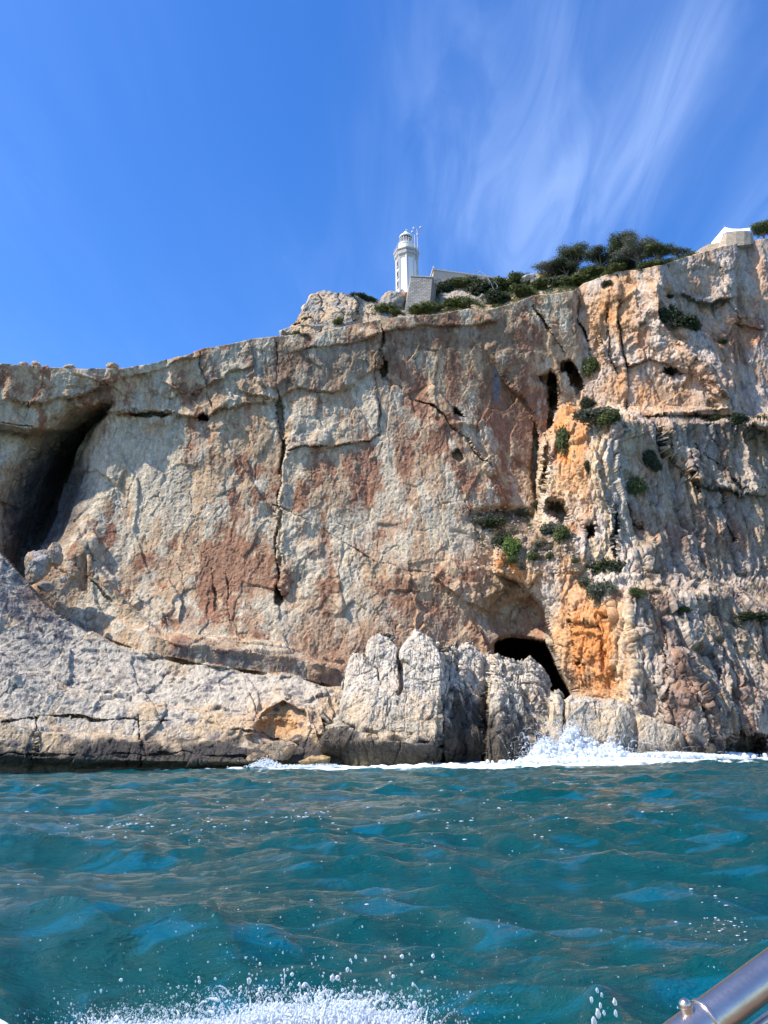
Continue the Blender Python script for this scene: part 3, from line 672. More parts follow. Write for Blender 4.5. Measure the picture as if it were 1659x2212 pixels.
# ------------------------------------------------------------------ headland above the rim
def z_at(px, py, Yv): return at(np.array(px, float), np.array(py, float), Yv)[..., 2]
def hill_top(px):
    return interp(px, [(560, 742), (600, 727), (615, 716), (640, 690), (660, 662), (672, 642), (700, 626), (725, 632), (760, 632), (800, 640), (822, 648), (832, 640), (846, 633),
        (866, 630), (880, 640), (905, 622), (930, 608), (960, 600), (1010, 600), (1060, 606), (1110, 600), (1145, 595), (1165, 590), (1200, 588), (1240, 582), (1300, 576), (1380, 570), (1450, 562), (1490, 552), (1520, 548)])
nc, nr, nb = 620, 190, 24
hx = np.linspace(560, 1500, nc); ht = hill_top(hx); hb = main_top(hx) + 10
sf = np.linspace(0, 1, nr)[:, None]
HX = np.repeat(hx[None], nr, 0); HY = ht + sf * (hb - ht)
Yr = np.interp(hx, pxs, Y[0])
kk = interp(HX, [(560, 0.10), (640, 0.09), (800, 0.09), (850, 0.16), (900, 0.24), (1200, 0.28), (1300, 0.25), (1500, 0.25)])
HYY = Yr + 1.2 + (hb - HY) * kk
# faces and steps of the grey outcrop
e, t, s = polyd(HX, HY, [(612, 722), (680, 655), (720, 690), (700, 730)])
HYY += 2.2 * sm(-10, 10, HX - interp(HY, [(625, 780), (700, 770), (740, 760)])) * (HX < 860) - 1.8 * blob(HX, HY, 720, 668, 55, 36) - 1.2 * blob(HX, HY, 655, 690, 18, 36)
HYY -= 2.6 * blob(HX, HY, 990, 640, 32, 22) * 1.0
for pts in ([(690, 640), (700, 680), (690, 720)], [(770, 640), (775, 670), (765, 690)], [(735, 632), (730, 660), (742, 690)], [(640, 700), (670, 690), (690, 705)]):
    e, t, s = polyd(HX + 3 * np.sin(HY / 5.0), HY, pts); HYY += 1.2 * sm(3.5, 0, e)
HP = at(HX, HY, HYY)
bk = (np.linspace(1, 0, nb, endpoint=False) ** 1.6) * 110
HB = np.repeat(HP[0][None], nb, 0).copy(); HB[..., 1] += bk[:, None]; HB[..., 0] *= 1 + bk[:, None] / 300; HB[..., 2] += -0.9 * (1 - np.exp(-bk[:, None] / 3)) - 0.03 * bk[:, None]
HA = np.concatenate([HB, HP], 0); hn = gnormals(HA); hn = np.where((hn[..., 2] < 0)[..., None], -hn, hn) * 0.7 + np.array([0, -0.3, 0]); hn /= np.linalg.norm(hn, axis=-1, keepdims=True)
hf = HA.reshape(-1, 3)
hd = rockdisp(hf, np.full(len(hf), 0.75), 700, 1.2, np.full(len(hf), 0.1))
HXA = np.concatenate([np.repeat(hx[None], nb, 0), HX], 0).ravel(); HYA = np.concatenate([np.repeat(ht[None], nb, 0), HY], 0).ravel()
hamp = lerp(0.35, 1.0, np.clip(sm(870, 840, HXA) + blob(HXA, HYA, 990, 640, 60, 26), 0, 1)); hd *= hamp
hq = hf + hn.reshape(-1, 3) * hd[:, None]
h1, h2, h3 = fbm(hf, 6, 5, 720), fbm(hf, 2, 5, 730, 0.6), fbm(hf, 2, 4, 740, st=(1, 1, 5))
hc = np.repeat(rgb(198, 176, 148)[None], len(hf), 0)
hc = mixc(hc, rgb(172, 166, 158), sm(-0.05, 0.2, h1)); hc = mixc(hc, rgb(206, 178, 146), sm(0.02, 0.25, -h1 + 0.25 * sm(700, 640, HXA)) * 0.8)
hc = mixc(hc, rgb(100, 98, 96), sm(0.25, 0.5, h3) * 0.6)
soilm = sm(860, 900, HXA) * (1 - np.clip(1.4 * blob(HXA, HYA, 990, 640, 50, 22), 0, 1))
hc = mixc(hc, rgb(128, 118, 88), np.clip(soilm * sm(-0.2, 0.1, h2), 0, 1) * 0.85)
hill = npmesh('hillside', hq, gridfaces(nb + nr, nc, flip=True), MROCK, col=hc)
tag(hill, 'rocky headland with scrub rising behind the cliff rim below the lighthouse', 'hill', kind='structure')
HG = hq.reshape(nb + nr, nc, 3)[nb:]
def hill_pt(px, py):
    sub = HG[::2, ::2].reshape(-1, 3); qx, qy = proj(sub); return sub[np.argmin((qx - px) ** 2 + (qy - py) ** 2)].copy()

# ------------------------------------------------------------------ relief rocks standing in the water
def relief(name, x0, x1, topf, botf, nc, nr, yf, thick, edge, seed, amp, flute, colf, mat=MROCKR, extra=None):
    xs = np.linspace(x0, x1, nc); tp = topf(xs); bt = botf(xs); f = np.linspace(0, 1, nr)[:, None]
    X = np.repeat(xs[None], nr, 0); Yp = tp + f * (bt - tp)
    de = np.minimum(np.minimum(X - x0, x1 - X), (Yp - tp) * 1.3)
    # distance to the outline (2-d, approximate)
    ol = [(float(a), float(b)) for a, b in zip(xs[::max(1, nc // 60)], tp[::max(1, nc // 60)])] + [(float(xs[-1]), float(bt[-1]))]
    e, t, s = polyd(X, Yp, [(float(xs[0]), float(bt[0]))] + ol)
    B = thick * np.sqrt(np.clip(1 - (1 - np.clip(e / edge, 0, 1)) ** 2, 0, 1))
    F = at(X, Yp, yf(X, Yp) - B); K = at(X, Yp, yf(X, Yp) + B * 0.9 + 0.3)
    out = []
    for G, sg in ((F, -1), (K, 1)):
        n = gnormals(G); n = np.where((n[..., 1] * sg < 0)[..., None], -n, n) * 0.7 + np.array([0, 0.3 * sg, 0.05])
        g = G.reshape(-1, 3); fade = sm(0, 4, e).ravel()
        a = amp(X, Yp) if callable(amp) else np.full(X.shape, amp)
        fl = flute(X, Yp) if callable(flute) else np.full(X.shape, flute)
        dd = rockdisp(g, a.ravel(), seed, 1.2, fl.ravel())
        if extra is not None and sg < 0: dd = dd + extra(X, Yp).ravel()
        out.append((g + n.reshape(-1, 3) * dd[:, None], colf(g, X.ravel(), Yp.ravel())))
    V = np.concatenate([out[0][0], out[1][0]]); c = np.concatenate([out[0][1], out[1][1]])
    Fc = np.concatenate([gridfaces(nr, nc, flip=True), gridfaces(nr, nc) + nr * nc])
    # close the rim between the front and back sheets
    i = np.arange(nr * nc).reshape(nr, nc); o = nr * nc
    for ring in (i[0], i[:, 0], i[:, -1], i[-1]):
        Fc = np.concatenate([Fc, np.stack([ring[:-1], ring[1:], ring[1:] + o, ring[:-1] + o], 1)])
    return npmesh(name, V, Fc, mat, col=c), out[0][0].reshape(nr, nc, 3)
def wetrock(g, X, Yp, seed, warm=0.4, band=3.6, dark=()):
    g = g.astype(np.float32); n1, n2, n3 = fbm(g, 5, 5, seed, 0.6), fbm(g, 1.6, 5, seed + 9, 0.65), fbm(g, 1.3, 4, seed + 19, st=(1, 1, 7))
    c = np.repeat(rgb(198, 180, 154)[None], len(g), 0)
    c = mixc(c, rgb(182, 170, 152), sm(-0.05, 0.2, n1)); c = mixc(c, rgb(204, 172, 134), sm(0.0, 0.3, -n1 + 0.3 * n2) * warm)
    c = mixc(c, rgb(222, 214, 202), sm(6, 13, g[:, 2] + 3 * n1) * 0.55 * sm(-0.2, 0.2, n2 + 0.2)); c = mixc(c, rgb(120, 108, 92), sm(0.08, 0.4, n2) * 0.6); ln = np.abs(fbm(g, 1.5, 4, seed + 40, st=(1, 1, 1.8))); c = c * (1 - 0.5 * sm(0.03, 0, ln))[:, None]; c = c * (1 + 0.6 * np.clip(fbm(g, 0.7, 4, seed + 50, 0.65), -.6, .5))[:, None]  # upper rock painted paler, like a sunlit crest
    dk = sum((k * blob(X, Yp, a, b, r1, r2) for a, b, r1, r2, k in dark), np.zeros(len(g)))
    c = mixc(c, rgb(66, 66, 70), sm(0.15, 0.45, n3 * 0.8 + dk - 0.1) * 0.85)
    wm = sm(band + 1.2, band - 1.2, g[:, 2] + 2.2 * n3 + 1.2 * n1)
    c = mixc(c, rgb(74, 70, 66), wm * 0.9)
    c = mixc(c, rgb(140, 122, 84), sm(2.0, 0.9, g[:, 2] + 0.9 * n2) * 0.75); c = mixc(c, rgb(40, 38, 36), sm(0.8, 0.3, g[:, 2]) * 0.8)
    return c

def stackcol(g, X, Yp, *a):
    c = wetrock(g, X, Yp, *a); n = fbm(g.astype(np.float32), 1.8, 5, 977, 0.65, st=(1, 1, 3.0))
    line = interp(X, [(690, 1556), (740, 1566), (800, 1580), (870, 1600), (950, 1616), (962, 1560), (985, 1500), (1010, 1540), (1050, 1470), (1075, 1580), (1120, 1560), (1160, 1600), (1210, 1560)])
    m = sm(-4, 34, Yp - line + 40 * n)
    return mixc(c, rgb(84, 76, 66), m * 0.78)  # darker lower block; shade of the right side painted in
def st_top(px):
    return interp(px, [(688, 1612), (696, 1590), (712, 1562), (722, 1553), (733, 1548), (737, 1512), (743, 1465), (748, 1440), (756, 1416), (768, 1406), (778, 1411), (790, 1408), (797, 1382), (812, 1374), (830, 1366),
        (846, 1376), (856, 1394), (862, 1416), (868, 1404), (878, 1384), (888, 1374), (898, 1360), (912, 1366), (930, 1379), (945, 1392), (957, 1408), (962, 1418), (968, 1400), (985, 1391), (1005, 1394), (1022, 1400), (1036, 1418),
        (1048, 1424), (1052, 1408), (1070, 1408), (1082, 1417), (1096, 1415), (1112, 1421), (1125, 1420), (1142, 1428), (1156, 1430), (1164, 1441), (1170, 1438), (1178, 1452), (1186, 1478), (1192, 1496), (1200, 1530), (1206, 1600)])
def st_bot(px):
    return interp(px, [(688, 1618), (700, 1630), (715, 1642), (735, 1655), (760, 1668), (905, 1672), (1100, 1670), (1150, 1665), (1206, 1652)])
def crest(x):
    x = np.asarray(x, float); q = np.stack([x.ravel() / 30, 0 * x.ravel(), 0 * x.ravel()], 1)
    return (12 * fbm(q, 1.0, 6, 905, 0.72) + 9 * np.abs(fbm(q, 0.8, 4, 906, 0.6)) - 1).reshape(x.shape)
def st_y(X, Yp):
    y = np.full(X.shape, 122.5)
    y += -1.4 * sm(-2, 2, Yp - interp(X, [(690, 1552), (740, 1562), (800, 1578), (870, 1596), (950, 1610), (960, 1620), (1220, 1700)]))       # lower block stands forward
    y += 4.5 * sm(946, 962, X + 0.06 * (Yp - 1500)) + 0.085 * np.clip(X - 962, 0, 96) - 7.5 * sm(1056, 1066, X + 0.1 * (Yp - 1500)) + 0.06 * np.clip(X - 1066, 0, 140)
    y += (0.04 + 0.10 * sm(945, 975, X)) * crest(X + 0.12 * (Yp - 1400)) * sm(1600, 1430, Yp) + 0.022 * (1600 - Yp) + -0.004 * (X - 700)
    y += 0.045 * np.maximum(1600 - Yp, 0) + 3.0 * sm(870, 866, X) * sm(1500, 1420, Yp) * 0.6; y += 2.2 * sm(700, 800, X) * -1 + 0.9 * sm(800, 700, X)
    y -= 0.8 * blob(X, Yp, 820, 1480, 70, 60) + 1.6 * blob(X, Yp, 1110, 1500, 42, 80)
    y += 5.5 * blob(X, Yp, 985, 1650, 55, 26) + 4.5 * blob(X, Yp, 715, 1650, 30, 18) + 2.6 * sm(1600, 1655, Yp) * (X < 960)
    y += 1.3 * blob(X, Yp, 1042, 1450, 7, 50) + 2.5 * blob(X, Yp, 1060, 1560, 14, 70) + 2.0 * blob(X, Yp, 1000, 1560, 10, 60)
    return y
def st_x(X, Yp):
    d = 0
    for pts, wd, dp in (([(700, 1556), (760, 1568), (800, 1580), (870, 1598), (952, 1612)], 4.5, 3.0), ([(862, 1392), (863, 1440), (868, 1470), (862, 1500)], 6, 3.2), ([(787, 1405), (793, 1430), (815, 1440), (822, 1470)], 4, 1.5), ([(962, 1400), (975, 1440), (970, 1500)], 5, 2.0),
                        ([(760, 1455), (800, 1445), (812, 1420)], 2, 0.6), ([(950, 1395), (962, 1450), (955, 1520), (952, 1610)], 3.5, 1.2), ([(1060, 1450), (1110, 1470), (1180, 1490)], 2.5, 0.9),
                        ([(870, 1455), (930, 1475), (1000, 1450)], 2, 0.5)):
        e, t, s = polyd(X + 2 * np.sin(Yp / 7.0), Yp + 2 * np.sin(X / 9.0), pts); d = d - dp * sm(wd, 0, e)
    return d
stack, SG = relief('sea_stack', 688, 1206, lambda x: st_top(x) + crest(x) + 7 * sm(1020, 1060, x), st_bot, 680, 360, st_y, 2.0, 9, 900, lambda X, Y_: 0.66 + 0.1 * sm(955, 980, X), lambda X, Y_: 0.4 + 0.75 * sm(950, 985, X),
    lambda g, X, Yp: stackcol(g, X, Yp, 910, 0.5, 2.8, ((735, 1592, 50, 24, 1.1), (990, 1550, 50, 75, 0.6), (1070, 1580, 70, 55, 0.6), (980, 1640, 70, 40, 0.9), (860, 1618, 130, 18, 0.8), (1150, 1560, 40, 50, 0.3))), extra=st_x)  # dark blobs paint shade into the right recess
tag(stack, 'large craggy pale rock with jagged crest standing in the surf before the sea cave', 'sea rock')
def rd_top(px):
    return interp(px, [(1186, 1560), (1192, 1500), (1200, 1491), (1212, 1502), (1219, 1514), (1224, 1508), (1234, 1502), (1246, 1506), (1262, 1504), (1290, 1511), (1304, 1513), (1322, 1510), (1340, 1516), (1362, 1520), (1370, 1530), (1380, 1541),
        (1405, 1552), (1420, 1556), (1432, 1565), (1452, 1566), (1464, 1572), (1476, 1588), (1484, 1606), (1492, 1640)])
def rd_y(X, Yp):
    return 128.6 - 0.006 * (X - 1186) + 0.02 * (1600 - Yp) + 2.5 * blob(X, Yp, 1219, 1540, 6, 50) - 1.6 * blob(X, Yp, 1330, 1580, 26, 60) + 1.6 * blob(X, Yp, 1372, 1590, 7, 50)
ridge, RG = relief('rock_ridge', 1186, 1492, rd_top, lambda x: interp(x, [(1186, 1662), (1492, 1652)]), 380, 170, rd_y, 3.6, 26, 950, 0.45, 0.6, lambda g, X, Yp: wetrock(g, X, Yp, 960, 0.5, 2.6, ((1205, 1560, 20, 40, 0.4), (1290, 1560, 50, 30, 0.2))))
tag(ridge, 'low jagged rock ridge running right from the cave mouth behind the breaking wave', 'rock ridge')

# ------------------------------------------------------------------ boulders
def icos(sub):
    import bmesh
    bm = bmesh.new(); bmesh.ops.create_icosphere(bm, subdivisions=sub, radius=1.0)
    V = np.array([v.co[:] for v in bm.verts]); F = np.array([[v.index for v in f.verts] for f in bm.faces]); bm.free(); return V, F
IC5 = icos(6); IC2 = icos(2); IC1 = icos(1)
def boulder(name, c, size, seed, label, colr=(190, 176, 158), group=None, wetness=False, cuts=13, rz=0, mat=MROCK, cat='boulder', tan=(204, 170, 132)):
    rg = np.random.RandomState(seed); V, F = IC5; n = rg.normal(size=(cuts, 3)); n /= np.linalg.norm(n, axis=1, keepdims=True)
    dd = rg.uniform(0.62, 0.95, cuts); dt = np.maximum(V @ n.T, 1e-3); r = np.minimum((dd / dt).min(1), 1.05)
    P = V * r[:, None] * np.array(size) / 2
    ca, sa = math.cos(rz), math.sin(rz); P = P @ np.array([[ca, sa, 0], [-sa, ca, 0], [0, 0, 1]])
    g = (P + np.array(c)).astype(np.float32); sc_ = float(max(size))
    a = 0.05 * sc_ * fbm(g, sc_ * 0.4, 5, seed, 0.6) * 2; h, e_ = facets(g, sc_ * 0.22, seed + 3); a = a + 0.028 * sc_ * h - 0.02 * sc_ * sm(0.07, 0, e_)
    a = a + 0.012 * sc_ * fbm(g, sc_ * 0.07, 3, seed + 5)
    P = P + V * a[:, None]
    n1 = fbm(g, sc_ * 0.3, 5, seed + 8, 0.6); cc = np.repeat(rgb(*colr)[None], len(g), 0)
    cc = mixc(cc, rgb(*tan), sm(0, 0.3, n1) * 0.8); cc = mixc(cc, rgb(110, 104, 98), sm(0.1, 0.35, -n1) * 0.5)
    if wetness: cc = mixc(cc, rgb(72, 66, 58), sm(0.9, 0.3, (P + np.array(c))[:, 2] + 0.4 * n1) * 0.85)
    o = npmesh(name, P, F, mat, col=cc); o.location = c; tag(o, label, cat, group); return o
def bpx(px, py, w, h, Yd, off=0.0):
    """centre and size from a photo box at distance Yd"""
    c = at(float(px), float(py), Yd); sc_ = ((c - CAM) @ fwd) / FP
    return c, w * sc_, h * sc_
def rockbox(px, py, w, h, Yd, seed, label, deep=0.8, **k):
    c, a, b = bpx(px, py, w, h, Yd); return boulder('boulder', c, (a, a * deep, b), seed, label, **k)
cb = cliff_pt
rockbox(82, 1222, 58, 86, 145.5, 11, 'tall split grey boulder wedged in the mouth of the dark cleft', deep=0.9, cuts=8, colr=(168, 162, 156), tan=(182, 150, 118), rz=0.3)
rockbox(118, 1200, 34, 58, 145.5, 12, 'slim tan boulder leaning on the right side of the tall boulder in the dark cleft', deep=0.8, cuts=8, colr=(176, 158, 140))
rockbox(100, 1268, 34, 26, 143.5, 13, 'small grey boulder lodged beneath the tall boulder of the dark cleft', colr=(150, 144, 140))
rockbox(137, 1252, 20, 14, 144.0, 14, 'small rounded grey stone right of the boulders in the dark cleft', colr=(158, 156, 156))
for i, (x, y_, w_, h_, sd, lb, cl) in enumerate([
        (52, 785, 22, 16, 21, 'left block of the pair of boulders on the left cliff rim', (200, 180, 160)), (76, 784, 24, 18, 22, 'right block of the pair of boulders on the left cliff rim', (196, 172, 150)),
        (99, 790, 14, 10, 23, 'small pale rock just right of the boulder pair on the left rim', (200, 186, 170)), (152, 792, 30, 13, 24, 'flat cream rock lying alone on the left rim', (206, 184, 156)),
        (243, 786, 28, 15, 25, 'pointed tan rock at the lowest dip of the cliff rim', (196, 168, 138)), (16, 787, 30, 10, 26, 'low grey rock at the far left end of the rim', (186, 180, 172))]):
    p = rim[int(round((x - XL) / (XR - XL) * (NC - 1)))]; rockbox(x, y_ + 4, w_, h_, p[1] + 1.0, sd, lb, colr=cl, group='loose rocks along the cliff rim')
rockbox(846, 652, 50, 50, 172.5, 31, 'grey pointed boulder at the foot of the lighthouse left of the stone wall', deep=0.6, colr=(172, 164, 156), cuts=9)
rockbox(872, 645, 24, 34, 174.0, 32, 'reddish rock squeezed between the pointed boulder and the lighthouse wall', colr=(190, 150, 126))
rockbox(1015, 650, 34, 24, 173.0, 33, 'pale leaning slab at the rim below the scrub right of the lighthouse', deep=0.5, colr=(204, 190, 170), cuts=8)
rockbox(1042, 640, 0.1 + 14, 12, 173.5, 34, 'little grey stone to the right of the pale leaning slab', colr=(176, 170, 160))
rockbox(1140, 602, 34, 22, 178.0, 35, 'grey outcrop block in the scrub just left of the ridge trees', colr=(190, 184, 176))
rockbox(1155, 608, 22, 16, 176.5, 38, 'small pale block beneath the leftmost ridge tree', colr=(198, 188, 174))
rockbox(604, 1622, 76, 50, 121, 36, 'rounded tan boulder awash at the foot of the left cliff', deep=0.9, colr=(168, 150, 128), wetness=True, cuts=16)
rockbox(683, 1642, 74, 22, 119.5, 37, 'flat ochre rock awash beside the big jagged rock', deep=1.0, colr=(176, 148, 104), wetness=True)
rockbox(560, 1638, 52, 26, 123, 39, 'low dark wet rock left of the rounded tan boulder', colr=(110, 102, 94), wetness=True)

# ------------------------------------------------------------------ sea
rows = np.concatenate([[-2500, -800, -300, -120, -50, -20, -8, 0], 4.0 * (240 / 4.0) ** (np.linspace(0.04, 1, 640)), [300, 450, 800, 1600, 3200]])
tcol = np.concatenate([[-30, -8, -3, -1.5], np.linspace(-0.95, 0.95, 820), [1.5, 3, 8, 30]])
SX = tcol[None] * (np.abs(rows)[:, None] + 6); SY = np.repeat(rows[:, None], len(tcol), 1)
rg = np.random.RandomState(5)
Hh = np.zeros(SX.shape); DX = np.zeros(SX.shape); DY = np.zeros(SX.shape)
spc = np.maximum(np.gradient(SY, axis=0), np.gradient(SX, axis=1))
WAV = []
for i in range(90):
    lam = 0.45 * (11 / 0.45) ** (rg.rand()); a = R(250 + rg.normal() * 32); kx, ky = math.cos(a) * 2 * math.pi / lam, math.sin(a) * 2 * math.pi / lam
    am = 0.0078 * lam ** 0.80 * rg.uniform(0.6, 1.3); WAV.append((lam, kx, ky, am, rg.rand() * 6.283, a))
wx = 1.3 * fbm(np.stack([SX.ravel(), SY.ravel(), 0 * SX.ravel()], 1), 7, 3, 1200).reshape(SX.shape)
modu = 0.55 + 1.1 * sm(-0.4, 0.5, fbm(np.stack([SX.ravel(), SY.ravel(), 0 * SX.ravel()], 1), 14, 3, 1210).reshape(SX.shape))
for lam, kx, ky, am, ph, a in WAV:
    f = sm(1.5, 4.0, lam / spc); th = kx * (SX + wx * min(1, lam / 4)) + ky * (SY + wx * min(1, lam / 4)) + ph
    Hh += am * f * np.cos(th) * modu; q = 0.9 * am * f; DX -= q * math.cos(a) * np.sin(th) * modu; DY -= q * math.sin(a) * np.sin(th) * modu
# surge against the rocks
hx_, hy_ = proj(np.stack([SX, SY, np.zeros_like(SX)], -1).reshape(-1, 3)); hx_ = hx_.reshape(SX.shape); hy_ = hy_.reshape(SX.shape)
front = SY > 3
def surf(pts, wd):
    W = np.array([at(float(a), float(b), 1.0) for a, b in pts]); D = W - CAM
    G = CAM + D * (-CAM[2] / D[:, 2])[:, None]
    e, t, s = polyd(SX, SY, [(float(g[0]), float(g[1])) for g in G]); return np.exp(-(e / wd) ** 2)
sf1 = surf([(480, 1661), (560, 1657), (650, 1656), (750, 1655)], 16); sf2 = surf([(770, 1660), (900, 1659), (1030, 1657), (1130, 1653)], 14)
sf3 = surf([(1150, 1651), (1240, 1649), (1340, 1646), (1450, 1641), (1590, 1636)], 30.0)
FN = fbm(np.stack([SX.ravel(), SY.ravel() * 0.5, 0 * SX.ravel()], 1), 2.2, 5, 1300, 0.65).reshape(SX.shape)
surge = np.maximum(np.maximum(sf1, sf2 * 0.8), sf3); Hh += surge * front * (0.30 + 0.7 * FN)
steep = np.clip(Hh / 0.45, -1, 1)
caps = 0.0 * SX
foam = front * np.clip(sf1 * 1.1 + sf2 * 1.2 + sf3 * 1.4 - 0.08, 0, 1)
foam = sm(0.44, 0.72, foam * 0.62 + 0.62 * FN + 0.10) * sm(0.05, 0.2, foam)
FN2 = fbm(np.stack([SX.ravel(), SY.ravel(), 0 * SX.ravel()], 1), 1.0, 4, 1310, 0.6).reshape(SX.shape)
foam = np.maximum(foam, 0.9 * sm(0.80, 0.92, FN2 + 0.45 * steep) * (SY > 24) * (SY < 125))
aer = np.clip(1.2 * surf([(480, 1663), (620, 1660), (760, 1660), (900, 1662), (1130, 1657), (1240, 1650), (1400, 1645), (1659, 1636)], 9.0) * front, 0, 1)
SP_ = np.stack([SX + DX * front, SY + DY * front, Hh], -1)
mt, t, o = newmat('sea_water'); b = nn(t, 'ShaderNodeBsdfPrincipled', Roughness=0.035, IOR=1.333)
b.inputs['Specular IOR Level'].default_value = 0.5
tc = nn(t, 'ShaderNodeTexCoord'); an = nn(t, 'ShaderNodeAttribute', _attribute_name='aerated'); af = nn(t, 'ShaderNodeAttribute', _attribute_name='foam')
nz = noise(t, tc.outputs['Object'], 0.08, 4)
mxc = nn(t, 'ShaderNodeMixRGB'); mxc.inputs[1].default_value = (0.0003, 0.046, 0.045, 1); mxc.inputs[2].default_value = (0.0003, 0.055, 0.066, 1)
mr = nn(t, 'ShaderNodeMapRange'); mr.inputs[1].default_value = 0.35; mr.inputs[2].default_value = 0.65; t.links.new(nz.outputs['Fac'], mr.inputs[0]); t.links.new(mr.outputs[0], mxc.inputs[0])
mx2 = nn(t, 'ShaderNodeMixRGB'); mx2.inputs[2].default_value = (0.01, 0.15, 0.19, 1)
ma = nn(t, 'ShaderNodeMath', _operation='MULTIPLY'); ma.inputs[1].default_value = 0.7; t.links.new(an.outputs['Fac'], ma.inputs[0]); t.links.new(ma.outputs[0], mx2.inputs[0]); t.links.new(mxc.outputs[0], mx2.inputs[1])
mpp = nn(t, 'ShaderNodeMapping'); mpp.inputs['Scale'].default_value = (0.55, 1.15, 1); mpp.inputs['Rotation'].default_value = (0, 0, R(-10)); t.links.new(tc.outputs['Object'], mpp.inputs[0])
npz = noise(t, mpp.outputs[0], 0.9, 3, 0.5, 0.6); mrp = nn(t, 'ShaderNodeMapRange', _interpolation_type='SMOOTHSTEP'); mrp.inputs[1].default_value = 0.55; mrp.inputs[2].default_value = 0.63; t.links.new(npz.outputs['Fac'], mrp.inputs[0])  # blue light of wave faces painted as noise patches in the base colour
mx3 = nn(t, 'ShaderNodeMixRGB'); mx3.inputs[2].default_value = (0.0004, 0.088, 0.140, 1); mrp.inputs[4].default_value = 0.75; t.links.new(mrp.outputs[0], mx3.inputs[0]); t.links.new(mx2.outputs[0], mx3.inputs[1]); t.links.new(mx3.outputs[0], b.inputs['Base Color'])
mp = nn(t, 'ShaderNodeMapping'); mp.inputs['Scale'].default_value = (0.7, 1.6, 1); mp.inputs['Rotation'].default_value = (0, 0, R(-14)); t.links.new(tc.outputs['Object'], mp.inputs[0])
w1 = noise(t, mp.outputs[0], 2.6, 6, 0.6, 0.2); w2 = noise(t, mp.outputs[0], 15.0, 4, 0.6, 0.1)
b1 = nn(t, 'ShaderNodeBump', Strength=1.0, Distance=0.17); b2 = nn(t, 'ShaderNodeBump', Strength=0.8, Distance=0.03)
t.links.new(w1.outputs['Fac'], b1.inputs['Height']); t.links.new(w2.outputs['Fac'], b2.inputs['Height']); t.links.new(b1.outputs[0], b2.inputs['Normal']); t.links.new(b2.outputs[0], b.inputs['Normal'])
fd = nn(t, 'ShaderNodeBsdfDiffuse'); fd.inputs[0].default_value = (0.78, 0.84, 0.86, 1)
n9 = noise(t, tc.outputs['Object'], 2.5, 6, 0.7); am_ = nn(t, 'ShaderNodeMath', _operation='MULTIPLY_ADD'); am_.inputs[1].default_value = 1.6; am_.inputs[2].default_value = -0.8
t.links.new(n9.outputs['Fac'], am_.inputs[0]); a2 = nn(t, 'ShaderNodeMath', _operation='ADD', _use_clamp=True); t.links.new(am_.outputs[0], a2.inputs[0]); t.links.new(af.outputs['Fac'], a2.inputs[1])
a3 = nn(t, 'ShaderNodeMath', _operation='MULTIPLY', _use_clamp=True); t.links.new(a2.outputs[0], a3.inputs[0]); t.links.new(af.outputs['Fac'], a3.inputs[1])
ms = nn(t, 'ShaderNodeMixShader'); t.links.new(a3.outputs[0], ms.inputs[0]); t.links.new(b.outputs[0], ms.inputs[1]); t.links.new(fd.outputs[0], ms.inputs[2]); t.links.new(ms.outputs[0], o.inputs[0])
MSEA = mt
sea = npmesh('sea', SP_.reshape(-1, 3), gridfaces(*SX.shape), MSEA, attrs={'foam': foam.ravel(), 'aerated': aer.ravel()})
tag(sea, 'choppy teal sea with blue patches painted in for wave faces and foam at the rocks', 'sea', kind='structure')

# ------------------------------------------------------------------ spray and surf
def drops(name, C, rad, mat, base=IC1, stretch=None, attrs=None, seed=0):
    V, F = base; n = len(C); rg = np.random.RandomState(seed)
    sc_ = np.ones((n, 1, 3)) if stretch is None else stretch[:, None, :]
    P = C[:, None, :] + V[None] * rad[:, None, None] * sc_ * (1 + 0.25 * rg.uniform(-1, 1, (n, len(V), 1)))
    FF = (F[None] + (np.arange(n) * len(V))[:, None, None]).reshape(-1, 3)
    return npmesh(name, P.reshape(-1, 3), FF, mat, smooth=True)
mt, t, o = newmat('white_froth'); dfn = nn(t, 'ShaderNodeBsdfDiffuse'); dfn.inputs[0].default_value = (0.80, 0.85, 0.90, 1); trl = nn(t, 'ShaderNodeBsdfTranslucent'); trl.inputs[0].default_value = (0.80, 0.85, 0.90, 1)
mxs = nn(t, 'ShaderNodeMixShader', Fac=0.45); t.links.new(dfn.outputs[0], mxs.inputs[1]); t.links.new(trl.outputs[0], mxs.inputs[2]); t.links.new(mxs.outputs[0], o.inputs[0]); MFROTH = mt
mt, t, o = newmat('water_drop'); gl = nn(t, 'ShaderNodeBsdfTransparent'); dfn = nn(t, 'ShaderNodeBsdfPrincipled', Roughness=0.15); dfn.inputs['Base Color'].default_value = (0.85, 0.9, 0.95, 1)
lw = nn(t, 'ShaderNodeLayerWeight', Blend=0.35); mrr = nn(t, 'ShaderNodeMapRange'); mrr.inputs[1].default_value = 0.1; mrr.inputs[2].default_value = 0.6; mrr.inputs[3].default_value = 0.22; mrr.inputs[4].default_value = 0.85
t.links.new(lw.outputs['Facing'], mrr.inputs[0]); mxs = nn(t, 'ShaderNodeMixShader'); t.links.new(mrr.outputs[0], mxs.inputs[0]); t.links.new(gl.outputs[0], mxs.inputs[1]); t.links.new(dfn.outputs[0], mxs.inputs[2]); t.links.new(mxs.outputs[0], o.inputs[0]); MDROP = mt
